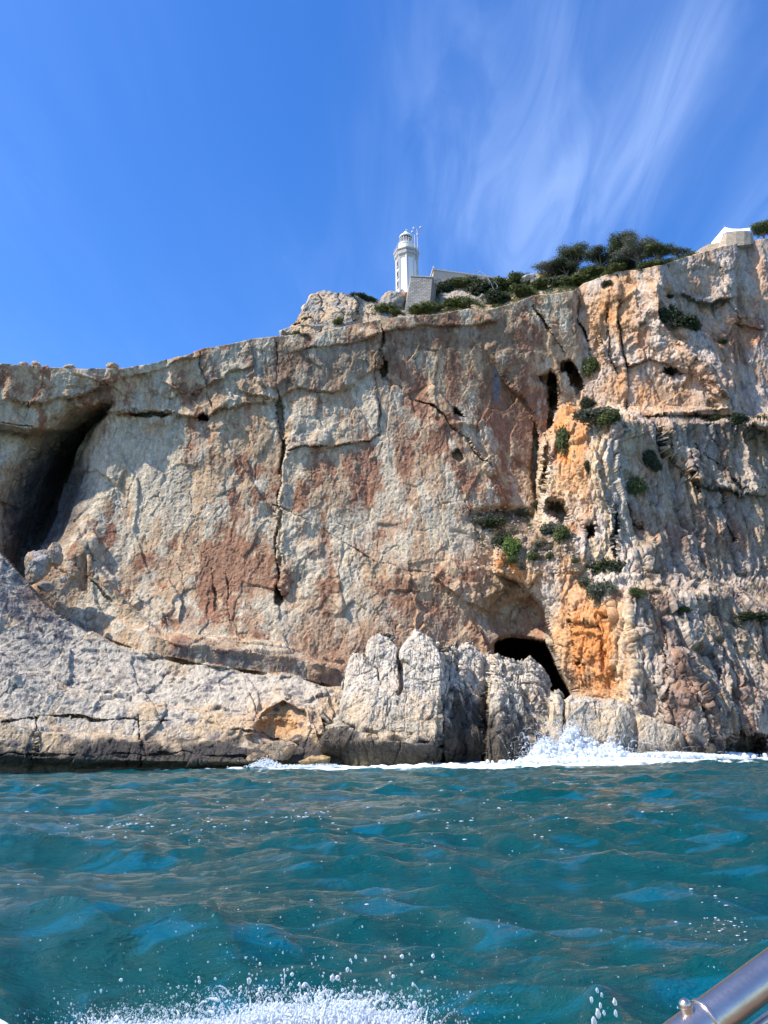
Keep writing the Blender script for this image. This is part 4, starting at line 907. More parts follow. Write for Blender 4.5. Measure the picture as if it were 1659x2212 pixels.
# breaking wave plume: clouds of froth thrown up along the ridge
rg = np.random.RandomState(77); pts = []; rad = []
def plume(cx, by, w_, h_, n, Yd, lean=0.0, r=(0.10, 0.46)):
    u = rg.normal(size=n) * 0.42; v = np.abs(rg.normal(size=n)) * 0.60; env = np.exp(-(u / 0.62) ** 2 * 1.3)
    ok = v < env * (0.75 + 0.35 * rg.rand(n)); u, v = u[ok], v[ok]
    px = cx + u * w_ + lean * v * h_; py = by - v * h_
    P = at(px, py, Yd + rg.normal(size=len(px)) * 1.3); pts.append(P); rad.append(1.15 * rg.uniform(r[0], r[1], len(px)) * (1.05 - 0.75 * np.clip(v / np.maximum(env[ok], .1), 0, 1)))
plume(1228, 1645, 62, 96, 5200, 124, 0.12); plume(1178, 1651, 70, 66, 4200, 122.5); plume(1262, 1646, 110, 62, 4400, 123); plume(1315, 1645, 66, 62, 3600, 124, 0.2); plume(1290, 1642, 190, 30, 5200, 121); plume(1450, 1636, 190, 14, 4200, 123); plume(1330, 1646, 300, 10, 4200, 118); plume(1560, 1632, 110, 9, 1500, 130)
plume(1238, 1620, 46, 66, 500, 124, 0.2, (0.04, 0.12)); plume(1320, 1618, 42, 44, 350, 124, 0.2, (0.04, 0.11)); plume(1168, 1630, 40, 40, 200, 123, -0.2, (0.04, 0.1))
C = np.concatenate(pts); rr_ = np.concatenate(rad)
wob = fbm(C, 1.6, 3, 1500); keep = wob > -0.38
def froth(name, C, rad, vox, mat, seed, stretch=None):
    """overlapping blobs fused into one torn surface, with the finest drops left loose"""
    o = drops(name, C, rad, mat, IC1, stretch, seed=seed)
    m_ = o.modifiers.new('fuse', 'REMESH'); m_.mode = 'VOXEL'; m_.voxel_size = vox; m_.use_smooth_shade = True
    s2 = o.modifiers.new('soften', 'SMOOTH'); s2.factor = 0.5; s2.iterations = 5
    dg = bpy.context.evaluated_depsgraph_get(); me = bpy.data.meshes.new_from_object(o.evaluated_get(dg)); o.modifiers.clear(); o.data = me
    me.polygons.foreach_set('use_smooth', [True] * len(me.polygons)); me.materials.clear(); me.materials.append(mat); return o
def chains(cx, by, w_, h_, n, Yd, rr, seed, steps=(10, 34), spread=1.0):
    """strings of drops along ballistic arcs; returns points and radii"""
    g = np.random.RandomState(seed); P, Rr = [], []
    for _ in range(n):
        k = g.randint(*steps); x0 = cx + g.normal() * w_ * .5; vx = g.normal() * 0.6 * w_ * spread + (x0 - cx) * 0.5; top_ = h_ * abs(g.normal() * .45 + .45); t0 = g.uniform(0, .5); t = np.linspace(t0, t0 + g.uniform(.15, .5), k)
        px = x0 + vx * t; py = by - top_ * 4 * t * (1 - t) ; P.append(at(px, py, Yd[0] + (Yd[1] - Yd[0]) * g.rand() + 0.1 * (Yd[1] - Yd[0]) * t)); Rr.append(rr * g.uniform(.4, 1.2) * (1 - 0.75 * np.linspace(0, 1, k)) * g.uniform(.6, 1.2, k))
    return np.concatenate(P), np.concatenate(Rr)
big_ = rr_ > 0.17
o = froth('breaking_wave', C[keep & big_], rr_[keep & big_], 0.11, MFROTH, 3)
Cm, Rm = [], []
for a_ in ((1228, 1636, 60, 74, 360, (122, 125), .065, 31), (1178, 1644, 60, 50, 300, (121.5, 124), .065, 32), (1300, 1638, 90, 46, 360, (122, 125), .065, 33), (1400, 1640, 120, 20, 120, (122, 125), .065, 34)):
    q_ = chains(*a_); Cm.append(q_[0]); Rm.append(q_[1])
Cm = np.concatenate([C[keep & ~big_]] + Cm); Rm = np.concatenate([rr_[keep & ~big_] * .4] + Rm)
o2 = drops('wave_spray', Cm, Rm, MFROTH, IC1, seed=12); tag(o2, 'fine droplets flung up around the breaking wave by the ridge', 'spray', kind='stuff')
tag(o, 'white breaking wave bursting upward against the low ridge beside the cave', 'breaking wave', kind='stuff')
pts = []; rad = []
plume(575, 1657, 60, 22, 700, 118.5, 0, (0.04, 0.2)); plume(700, 1657, 90, 9, 900, 117.5, 0, (0.04, 0.16)); plume(640, 1657, 140, 7, 700, 117, 0, (0.04, 0.16)); plume(880, 1661, 200, 6, 900, 116, 0, (0.03, 0.14)); plume(1050, 1657, 130, 7, 700, 117.5, 0, (0.03, 0.16)); plume(930, 1655, 30, 10, 120, 117.5, 0, (0.03, 0.12))
C = np.concatenate(pts); o = drops('surf_foam', C, np.concatenate(rad), MFROTH, IC1, seed=4); tag(o, 'thin white surf washing round the foot of the big jagged rock', 'surf', kind='stuff')
# boat wash: drops thrown up close to the camera
rg = np.random.RandomState(9); C = []; rad = []; st = []
def wash(n, cx, w_, y0, h_, r0, r1, Yd=(2.6, 4.4), k=2.2):
    px = cx + rg.normal(size=n) * w_; py = y0 - h_ * (rg.rand(n) ** k)
    Yv = rg.uniform(*Yd, size=n); C.append(at(px, py, Yv)); rad.append(r0 * (r1 / r0) ** (rg.rand(n) ** 2.6) * Yv / 3.0)
wash(5200, 600, 170, 2228, 100, 0.0007, 0.0034); wash(3400, 740, 100, 2228, 85, 0.0007, 0.0038); wash(2500, 400, 110, 2228, 60, 0.0007, 0.003); wash(1200, 260, 80, 2228, 50, 0.0007, 0.0028)
wash(900, 860, 60, 2228, 80, 0.0007, 0.003); wash(520, 640, 240, 2210, 260, 0.0008, 0.0032, k=1.5); wash(120, 500, 450, 2200, 560, 0.0008, 0.0026, k=1.0); wash(90, 1250, 300, 2210, 400, 0.0008, 0.0026, k=1.0)
for a_ in ((600, 2232, 170, 80, 130, (2.9, 3.8), .0052, 41), (745, 2232, 110, 80, 120, (2.9, 3.8), .0052, 42), (430, 2232, 150, 40, 60, (2.9, 3.8), .004, 43), (260, 2232, 90, 40, 35, (2.9, 3.8), .0035, 44), (850, 2232, 90, 55, 50, (2.9, 3.8), .004, 45)):
    q_ = chains(*a_, spread=.5); C.append(q_[0]); rad.append(q_[1])
C = np.concatenate(C); rad = np.concatenate(rad); stv = np.ones((len(C), 3)); stv[:, 2] = rg.uniform(0.8, 1.9, len(C))
o = drops('boat_spray', C, rad, MDROP, IC1, stv, seed=5); tag(o, 'white spray drops thrown up by the boat at the bottom edge', 'spray', kind='stuff')
C = []; rad = []; wash(70, 660, 150, 2175, 110, 0.003, 0.0095, k=1.4); wash(22, 850, 80, 2190, 90, 0.003, 0.008); 
C = np.concatenate(C); rad = np.concatenate(rad); stv = np.ones((len(C), 3)); stv[:, 2] = rg.uniform(0.9, 1.35, len(C))
big = np.array([[1290, 2140, .011], [1278, 2160, .013], [1300, 2150, .010], [1328, 2165, .016], [1330, 2190, .014], [1292, 2190, .02], [1283, 2208, .02], [1305, 2188, .011], [1297, 2172, .012]])
Cb = at(big[:, 0], big[:, 1], 3.4); C = np.concatenate([C, Cb]); rad = np.concatenate([rad, big[:, 2] * 0.6]) ; stv = np.concatenate([stv, np.repeat([[0.8, 0.8, 1.5]], len(big), 0)])
o = drops('water_drops', C, rad, MDROP, IC2, stv, seed=6); tag(o, 'large clear drops flying above the boat spray', 'drops', kind='stuff')
# white mass of the wash itself: torn sheets
pts = []; rad = []
for cx, w_, h_, n in ((600, 70, 50, 3500), (740, 55, 55, 3500), (430, 90, 24, 1600), (250, 60, 26, 700), (840, 55, 38, 1700), (540, 60, 30, 1500), (560, 16, 52, 160), (690, 30, 75, 320), (720, 24, 70, 260)):
    u = rg.normal(size=n) * 0.6; v = rg.rand(n) ** 1.5; px = cx + u * w_; py = 2232 - v * h_ * 1.3
    Yv = rg.uniform(3.0, 3.6, n); pts.append(at(px, py, Yv)); rad.append(rg.uniform(0.0025, 0.009, n) * (1.1 - v * .6))
C = np.concatenate(pts); rad = np.concatenate(rad); wob = fbm(C, 0.12, 3, 1600, ridge=True); keep = wob > 0.30
stv = np.ones((len(C), 3)); stv[:, 2] = rg.uniform(0.7, 1.8, len(C)); o = froth('boat_wash', C[keep], rad[keep], 0.0022, MFROTH, 7, stv[keep]); tag(o, 'torn white wash churned up along the side of the boat', 'wash', kind='stuff')
# foam flecks floating on the water
n = 470; px = np.concatenate([rg.uniform(0, 1659, 130), rg.normal(430, 200, 200), rg.normal(1050, 180, 90), rg.normal(1560, 50, 50)]); py = np.concatenate([1690 + 300 * rg.rand(130) ** 1.4, 1782 + rg.normal(size=200) * 14, rg.normal(1770, 45, 90), rg.normal(1990, 25, 50)])
py[130:330] -= (px[130:330] - 430) * 0.055; d_ = rays(px, np.maximum(py, 1668)); G = CAM + d_ * (-CAM[2] / d_[:, 2])[:, None]
jr = np.clip(np.searchsorted(rows, G[:, 1]), 0, len(rows) - 1); jc = np.clip(np.searchsorted(tcol, G[:, 0] / (G[:, 1] + 6)), 0, len(tcol) - 1)
G = SP_[jr, jc] + np.array([0, 0, 0.012]); dist = G[:, 1]
fr = rg.uniform(0.4, 1.0, n) ** 2.5 * 0.00125 * dist; stv = np.stack([rg.uniform(1.5, 3, n), np.full(n, 1.3), np.full(n, 0.6)], 1)
o = drops('foam_flecks', G, fr, MFROTH, IC1, stv, seed=8); tag(o, 'small white foam flecks drifting over the teal water', 'foam', kind='stuff')
# ------------------------------------------------------------------ lighthouse
YL = 182.0
def zl(py): return float(at(880.0, float(py), YL)[2])
LC = at(879.5, 600.0, YL); lx = float(LC[0]); PXM = float((LC - CAM) @ fwd) / FP     # metres per photo pixel there
def octo(mb, r, z0, z1, r1=None, n=8, ph=None):
    r1 = r if r1 is None else r1; ph = R(-92.5) if ph is None else ph
    return mb.lathe([(r, z0), (r1, z1)], n, (0, 0, 0), ph)
zb = zl(642)
lh = empty('lighthouse', (lx, YL, zb)); tag(lh, 'white octagonal lighthouse tower with glazed lantern on top of the headland', 'lighthouse')
def lz(py): return zl(py) - zb
RT = 22.6 * PXM
tw = MB(); octo(tw, RT * 1.02, -2.0, lz(560), RT * 0.97); tw.build('tower', MWHITE, lh)
for k in range(8):
    a = R(-92.5 + 45 * k); q = MB(); p0, p1 = Vector((math.cos(a) * RT * 1.015, math.sin(a) * RT * 1.015, -2)), Vector((math.cos(a) * RT * 0.965, math.sin(a) * RT * 0.965, lz(560)))
    q.tube([p0, p1], 0.36, 4); q.build('pilaster', MGREYT, lh)
for k, py in enumerate((575, 597, 618)):
    a = R(-92.5 - 22.5 - 45); nv = Vector((math.cos(a), math.sin(a), 0)); rr_ = RT * math.cos(math.pi / 8) * 0.995
    c_ = nv * rr_ + Vector((0, 0, lz(py))); wn = MB(); wn.box(c_, (0.10, 0.85, 1.6), a); wo_ = wn.build('window', MDARK, lh)
    fr = MB(); fr.box(c_ + Vector((0, 0, -0.95)), (0.5, 1.3, 0.25), a); fr.box(c_ + Vector((0, 0, 0.95)), (0.35, 1.25, 0.22), a); fr.box(c_ + nv * 0.05 + Vector((-nv.y, nv.x, 0)) * 0.52, (0.3, 0.16, 1.8), a); fr.box(c_ + nv * 0.05 - Vector((-nv.y, nv.x, 0)) * 0.52, (0.3, 0.16, 1.8), a); fr.build('frame', MCREAM, wo_)
g = MB(); octo(g, RT * 1.02, lz(566), lz(562), RT * 1.06); octo(g, RT * 1.08, lz(562) + .005, lz(553), RT * 1.14); g.build('cornice', MCREAM, lh)
q = MB()
for k in range(8):
    a0, a1 = R(-92.5 + 45 * k), R(-92.5 + 45 * (k + 1))
    for j in range(7):
        f = (j + 0.5) / 7; r0 = RT * 1.13; x = r0 * (math.cos(a0) * (1 - f) + math.cos(a1) * f); y = r0 * (math.sin(a0) * (1 - f) + math.sin(a1) * f)
        q.box((x, y, lz(556.5)), (0.34, 0.20, 1.0), (a0 + a1) / 2)
q.build('corbels', MGREYT, lh)
g = MB(); octo(g, RT * 1.20, lz(552), lz(550.2), RT * 1.25); octo(g, RT * 1.27, lz(550.2) + .004, lz(548.2), RT * 1.27); g.build('gallery', MCREAM, lh)
gz = lz(548.2)
rl = MB(); rail_h = 1.15
for hh in (0.4, 0.8, 1.15):
    pp = [(RT * 1.2 * math.cos(R(-92.5 + 45 * k)), RT * 1.2 * math.sin(R(-92.5 + 45 * k)), gz + hh) for k in range(9)]; rl.tube(pp, 0.035, 5)
for k in range(8):
    for f in (0, .33, .66):
        a0, a1 = R(-92.5 + 45 * k), R(-92.5 + 45 * (k + 1)); x = RT * 1.2 * (math.cos(a0) * (1 - f) + math.cos(a1) * f); y = RT * 1.2 * (math.sin(a0) * (1 - f) + math.sin(a1) * f); rl.tube([(x, y, gz), (x, y, gz + rail_h)], 0.035, 5)
rl.build('railing', MGREYT, lh)
g = MB(); rd = 17.0 * PXM; g.lathe([(rd, gz), (rd, lz(533)), (rd * 1.06, lz(532.6)), (rd * 1.06, lz(530.5)), (rd * 0.9, lz(530.2))], 32); g.build('drum', MWHITE, lh, smooth=True)
rl = MB(); r2_ = rd * 1.04
for hh in (0.35, 0.7, 1.0):
    rl.tube([(r2_ * math.cos(R(15 * k)), r2_ * math.sin(R(15 * k)), lz(530.5) + hh) for k in range(25)], 0.03, 5)
for k in range(16):
    a = R(22.5 * k); rl.tube([(r2_ * math.cos(a), r2_ * math.sin(a), lz(530.5)), (r2_ * math.cos(a), r2_ * math.sin(a), lz(530.5) + 1.0)], 0.03, 5)
rl.build('lantern_railing', MGREYT, lh)
rg_ = 13.0 * PXM; z0, z1 = lz(530), lz(514.5)
mt, t, o = newmat('lantern_glass'); bb = nn(t, 'ShaderNodeBsdfPrincipled', Roughness=0.05); bb.inputs['Base Color'].default_value = (0.05, 0.07, 0.09, 1); tcx = nn(t, 'ShaderNodeTexCoord'); nzx = noise(t, tcx.outputs['Object'], 1.0)
rmx = nn(t, 'ShaderNodeMapRange'); rmx.inputs[3].default_value = 0.03; rmx.inputs[4].default_value = 0.12; t.links.new(nzx.outputs['Fac'], rmx.inputs[0]); t.links.new(rmx.outputs[0], bb.inputs['Roughness']); t.links.new(bb.outputs[0], o.inputs[0]); MGLASS = mt
g = MB(); g.lathe([(rg_ * 0.96, z0), (rg_ * 0.96, z1)], 16); lant = g.build('lantern', MGLASS, lh)
g = MB()
for k in range(16):
    a = R(22.5 * k); g.tube([(rg_ * math.cos(a), rg_ * math.sin(a), z0), (rg_ * math.cos(a), rg_ * math.sin(a), z1)], 0.06, 4)
for f in (0.02, 0.35, 0.68):
    g.tube([(rg_ * math.cos(R(22.5 * k)), rg_ * math.sin(R(22.5 * k)), z0 + (z1 - z0) * f) for k in range(17)], 0.055, 4)
g.build('glazing_bars', MWHITE, lant)
g = MB(); rdm = 14.6 * PXM; zt = lz(508)
prof = [(rdm * 0.9, z1 - 0.05), (rdm * 1.03, z1), (rdm * 1.03, z1 + 0.22)] + [(rdm * math.cos(R(x)) * 0.98 + 0.02, z1 + 0.22 + (zt - z1 - 0.1) * math.sin(R(x))) for x in range(5, 76, 10)] + [(0.75, zt + .05), (0.75, zt + 0.25), (0.62, zt + .3), (0.62, zt + .7), (0.45, zt + 1.0), (0.12, zt + 1.15)]
g.lathe(prof, 32); g.build('dome', MWHITE, lh, smooth=True)
g = MB(); g.tube([(0, 0, zt + 1.1), (0, 0, zt + 2.1)], 0.05, 6); g.box((0.25, 0, zt + 1.8), (0.5, 0.05, 0.28)); g.build('weather_vane', MGREYT, lh)
def mast(px0, pyb, pyt, arms, label):
    b0 = at(float(px0), float(pyb), YL - 2.2); t0 = at(float(px0), float(pyt), YL - 2.2); h_ = float(t0[2] - b0[2])
    r_ = empty('mast', b0); tag(r_, label, 'mast')
    q = MB(); q.tube([(0, 0, -1.4), (0, 0, h_)], 0.09, 8, 0.06); q.build('pole', MMETAL, r_)
    for ax, ay in arms:
        hp = at(float(ax), float(ay), YL - 2.2) - b0; q = MB(); q.tube([(0, 0, hp[2] - 0.35), (hp[0], 0, hp[2] - 0.35), (hp[0], 0, hp[2])], 0.05, 6); q.build('arm', MMETAL, r_)
        q = MB(); q.lathe([(0.10, -.34), (0.30, -.2), (0.34, 0.0), (0.27, .2), (0.08, .33)], 14, (hp[0], 0, hp[2])); q.build('lamp_head', MGREYT, r_, smooth=True)
mast(902.5, 549, 494, [(894, 493), (908.5, 491.5)], 'taller thin mast with two round heads beside the lighthouse lantern')
mast(896.7, 549, 506, [(890.8, 501), (902.0, 507)], 'shorter thin mast with two round heads between lantern and taller mast')

# ------------------------------------------------------------------ masonry
def stone_material(name, c1, c2, mortar, scale, bump=0.6):
    mt, t, o = newmat(name); b = nn(t, 'ShaderNodeBsdfPrincipled', Roughness=0.9); tc = nn(t, 'ShaderNodeTexCoord')
    mp = nn(t, 'ShaderNodeMapping'); mp.inputs['Rotation'].default_value = (R(90), 0, 0); t.links.new(tc.outputs['Object'], mp.inputs[0])
    br = nn(t, 'ShaderNodeTexBrick', Scale=scale); br.inputs['Color1'].default_value = (*c1, 1); br.inputs['Color2'].default_value = (*c2, 1); br.inputs['Mortar'].default_value = (*mortar, 1)
    br.inputs['Mortar Size'].default_value = 0.05; br.inputs['Brick Width'].default_value = 1.1; br.inputs['Row Height'].default_value = 0.52; t.links.new(mp.outputs[0], br.inputs['Vector'])
    nz = noise(t, tc.outputs['Object'], 1.2, 6, 0.65); mr = nn(t, 'ShaderNodeMapRange'); mr.inputs[3].default_value = 0.55; mr.inputs[4].default_value = 1.45; t.links.new(nz.outputs['Fac'], mr.inputs[0])
    v = nn(t, 'ShaderNodeVectorMath', _operation='SCALE'); t.links.new(br.outputs['Color'], v.inputs[0]); t.links.new(mr.outputs[0], v.inputs['Scale']); t.links.new(v.outputs[0], b.inputs['Base Color'])
    bp = nn(t, 'ShaderNodeBump', Strength=bump, Distance=0.08, _invert=True); t.links.new(br.outputs['Fac'], bp.inputs['Height']); t.links.new(bp.outputs[0], b.inputs['Normal']); t.links.new(b.outputs[0], o.inputs[0]); return mt
MSTONE = stone_material('grey_masonry', rgb(172, 166, 156), rgb(146, 140, 132), rgb(104, 96, 86), 1.0)
MSTONE2 = stone_material('tan_masonry', rgb(192, 174, 150), rgb(168, 152, 132), rgb(130, 118, 100), 1.3)
def prism(name, poly_top, poly_bot, mat, parent=None, origin=None):
    n = len(poly_top); org = np.array(origin if origin is not None else poly_bot[0]); V = [tuple(np.array(p) - org) for p in poly_bot] + [tuple(np.array(p) - org) for p in poly_top]
    F = [tuple(range(n))[::-1], tuple(range(n, 2 * n))] + [(i, (i + 1) % n, n + (i + 1) % n, n + i) for i in range(n)]
    mb = MB(); mb.add(V, F); o = mb.build(name, mat, parent)
    if parent is None: o.location = org
    return o
Pt = lambda x, y_, Yd: at(float(x), float(y_), Yd)
T = [Pt(888, 597.5, 172), Pt(934, 600, 172.6), Pt(934, 600, 172.6) + np.array([2, 9, 0]), Pt(888, 597.5, 172) + np.array([-0.4, 9, 0])]
zt_ = T[0][2]
for p in T: p[2] = zt_
Bq = [Pt(874, 676, 170.2), Pt(926, 680, 170.4), T[2] + np.array([0, 0, -9.5]), Pt(874, 676, 170.2) + np.array([-2.0, 10.5, 0])]
rw = prism('stone_wall', T, Bq, MSTONE, origin=Bq[0]); tag(rw, 'battered grey block wall beneath the lighthouse rising from the scrub', 'retaining wall')
cp = prism('coping', [p + np.array([dx, dy, 0.32]) for p, dx, dy in zip(T, (-.15, .15, .15, -.15), (-.15, -.15, .15, .15))], [p + np.array([dx, dy, 0.003]) for p, dx, dy in zip(T, (-.15, .15, .15, -.15), (-.15, -.15, .15, .15))], MCREAM, rw, origin=Bq[0])
# long low building behind
def onz(px, py, z):
    d = rays(float(px), float(py)); return CAM + d * ((z - CAM[2]) / d[2])
zA = float(Pt(936, 580.5, 186)[2]); A = Pt(936, 580.5, 186); B_ = onz(1104, 603.5, zA); Cc = A + np.array([-1.6, 12, 0]); Dd = B_ + np.array([0, 12, 0])
dn = lambda p, k: p - np.array([0, 0, k])
bd = empty('keepers_house', dn(A, 7)); tag(bd, 'long low pinkish building with flat cornice behind the scrub right of the lighthouse', 'building')
prism('wall', [dn(p, .45) for p in (A, B_, Dd, Cc)], [dn(p, 7) for p in (A, B_, Dd, Cc)], MWALLR, bd, origin=dn(A, 7))
off = [np.array([-.25, -.25, 0]), np.array([.25, -.25, 0]), np.array([.25, .25, 0]), np.array([-.25, .25, 0])]
prism('cornice', [p + q for p, q in zip((A, B_, Dd, Cc), off)], [dn(p, .44) + q for p, q in zip((A, B_, Dd, Cc), off)], MGREYT, bd, origin=dn(A, 7))
q = MB(); q.box((0.1, 0.1, 7.25), (0.55, 0.55, 0.5)); q.lathe([(0.3, 7.5), (0.34, 7.65), (0.12, 7.9)], 8, (0.1, 0.1, 0)); q.build('corner_finial', MCREAM, bd)
# viewpoint on the right: curved stone parapet with white canvas stretched over it
YV = 160.0
def rim_pt(px): return rim[int(round((px - XL) / (XR - XL) * (NC - 1)))]
YV = float(rim_pt(1590)[1]) + 1.5
def thickstrip(name, top_, bot_, th, mat, parent=None, cap=None):
    """wall following a line of points, with real thickness th backwards"""
    n = len(top_); bk_ = np.array([0.0, th, 0]); org = np.array(bot_[0]); V = []
    for p, b_ in zip(top_, bot_): V += [p - org, p + bk_ - org, b_ + bk_ - org, b_ - org]
    F = []
    for i in range(n - 1):
        a, b2_ = 4 * i, 4 * (i + 1)
        for k in range(4): F.append((a + k, b2_ + k, b2_ + (k + 1) % 4, a + (k + 1) % 4))
    F += [(0, 1, 2, 3), tuple(4 * (n - 1) + k for k in (3, 2, 1, 0))]
    mb = MB(); mb.add(V, F); o = mb.build(name, mat, parent); o.location = org if parent is None else org - np.array(parent.location); return o
tops = [Pt(1556, 523, YV + 0.5), Pt(1562, 508, YV), Pt(1570, 502, YV - .5), Pt(1590, 500, YV - 0.8), Pt(1608, 499.5, YV - .6), Pt(1620, 502, YV), Pt(1627, 507, YV + 1)]
bots = [Pt(1554, 534, YV - .3), Pt(1560, 533, YV - .7), Pt(1568, 532, YV - 1.2), Pt(1590, 531, YV - 1.5), Pt(1608, 529, YV - 1.3), Pt(1622, 527, YV - .6), Pt(1629, 525, YV + .4)]
pw = thickstrip('stone_parapet', tops, bots, 2.0, MSTONE2); tag(pw, 'round tan stone parapet at the right top of the cliff under the white canvas', 'stone parapet')
MCANV = plain('white_canvas', (0.82, 0.82, 0.82), 0.8, var=0.04, bump=0.3, bscale=2)
cv_ = empty('canvas_shelter', Pt(1590, 500, YV + 2)); tag(cv_, 'white canvas shelter stretched between two poles above the round stone parapet', 'canvas shelter')
rowsv = [[Pt(1536, 525, YV + 3), Pt(1557, 524, YV + 1)], [Pt(1552, 506, YV + 3.2), Pt(1561, 506, YV + .6)], [Pt(1565, 490.5, YV + 3.5), Pt(1569, 501, YV + .2)], [Pt(1580, 494, YV + 4), Pt(1582, 500, YV + .1)], [Pt(1600, 494.5, YV + 4), Pt(1602, 498.5, YV)], [Pt(1620.5, 492, YV + 3.5), Pt(1620.5, 498, YV + .2)]]
V = []; 
for r_ in rowsv:
    for f in np.linspace(0, 1, 5):
        p = r_[0] * (1 - f) + r_[1] * f; p = p - np.array([0, 0, 0.25 * math.sin(math.pi * f)]); V.append(p)
V = np.array(V) - np.array(cv_.location); nv_ = len(V); V = np.concatenate([V, V - np.array([0, 0, 0.06])]); gf = gridfaces(6, 5); gf2 = gf[:, ::-1] + nv_
co_ = npmesh('canvas', V, np.concatenate([gf, gf2]), MCANV, parent=cv_)
for x_, yt, yb in ((1564.8, 487, 530), (1620.5, 489, 527)):
    q = MB(); q.tube([Pt(x_, yb, YV + 0.1) - np.array(cv_.location), Pt(x_, yt, YV + .1) - np.array(cv_.location)], 0.05, 6); q.build('pole', MMETAL, cv_)
tops = [onp for onp in (Pt(1500, 546, YV + 3), Pt(1512, 537, YV + 2.5), Pt(1530, 527, YV + 2), Pt(1545, 525, YV + 1.5), Pt(1558, 523, YV + 1))]
bots = [p - np.array([0, 0.4, 2.2]) for p in tops]
w2 = thickstrip('stone_wall', tops, bots, 1.2, MSTONE2); tag(w2, 'low stepped stone wall running down left from the canvas shelter', 'stone wall')

# ------------------------------------------------------------------ plants
def leafmesh(name, blobs, n, size, seed, mat, parent=None, core=0.5, flat=0.0):
    rg = np.random.RandomState(seed); B = np.array([list(c) + list(r) for c, r in blobs], float)
    wt = (B[:, 3] * B[:, 5]); k = rg.choice(len(B), n, p=wt / wt.sum()); d = rg.normal(size=(n, 3)); d /= np.linalg.norm(d, axis=1, keepdims=True)
    d[:, 2] = np.where(rg.rand(n) < 0.35, np.abs(d[:, 2]), d[:, 2]); rr_ = rg.uniform(core, 1.08, n)[:, None]
    lump = 1 + 0.28 * fbm(d * 2 + k[:, None] * 7.1, 0.9, 2, seed)[:, None] * 1.6
    C = B[k, :3] + d * B[k, 3:] * rr_ * lump
    nrm = d + rg.normal(size=(n, 3)) * 0.75; nrm /= np.linalg.norm(nrm, axis=1, keepdims=True)
    a = np.cross(nrm, rg.normal(size=(n, 3))); a /= np.linalg.norm(a, axis=1, keepdims=True); b = np.cross(nrm, a); s = (size * rg.uniform(0.5, 1.3, n))[:, None]
    V = np.stack([C - a * s, C - b * s * 0.5, C + a * s, C + b * s * 0.5], 1).reshape(-1, 3); F = np.arange(4 * n).reshape(n, 4)
    sh = np.repeat(rg.uniform(0.15, 0.75, n), 4); o = npmesh(name, V, F, mat, smooth=False, attrs={'shade': sh}, parent=parent); return o
def bush_blobs(rg, w, h, n=6):
    out = []
    for i in range(n):
        u = rg.uniform(-0.36, 0.36) * w; v = rg.uniform(-0.3, 0.3) * w * 0.7; r = w * rg.uniform(0.2, 0.34); out.append(((u, v, h * rg.uniform(0.25, 0.58)), (r, r * 0.85, h * rg.uniform(0.3, 0.45))))
    return out
PROTO = {}
def bush(px, py, w, h, kind, label, pt=cliff_pt, group=None, name='shrub', cat='shrub'):
    """shrub whose foot centre is at the rock seen at px,py; w,h in photo pixels"""
    c_ = pt(px, py); sc_ = float((c_ - CAM) @ fwd) / FP
    if pt is cliff_pt: w *= 1.25; h *= 1.25
    key = (kind, random.randrange(3))
    if key not in PROTO:
        rg = np.random.RandomState(50 + len(PROTO)); o = leafmesh(name, bush_blobs(rg, 1.0, 0.8, 8), 3000, 0.05, 60 + len(PROTO), ML[kind]); PROTO[key] = o
    else:
        o = PROTO[key].copy(); o.name = name; COL.objects.link(o)
    o.location = c_ + np.array([0, -0.3, -0.12 * h * sc_]); o.scale = (w * sc_, w * sc_ * 0.9, h * sc_ / 0.8); o.rotation_euler = (0, 0, random.uniform(-0.6, 0.6)); tag(o, label, cat, group); return o
LG = 'shrubs growing on the ledges of the right buttress'
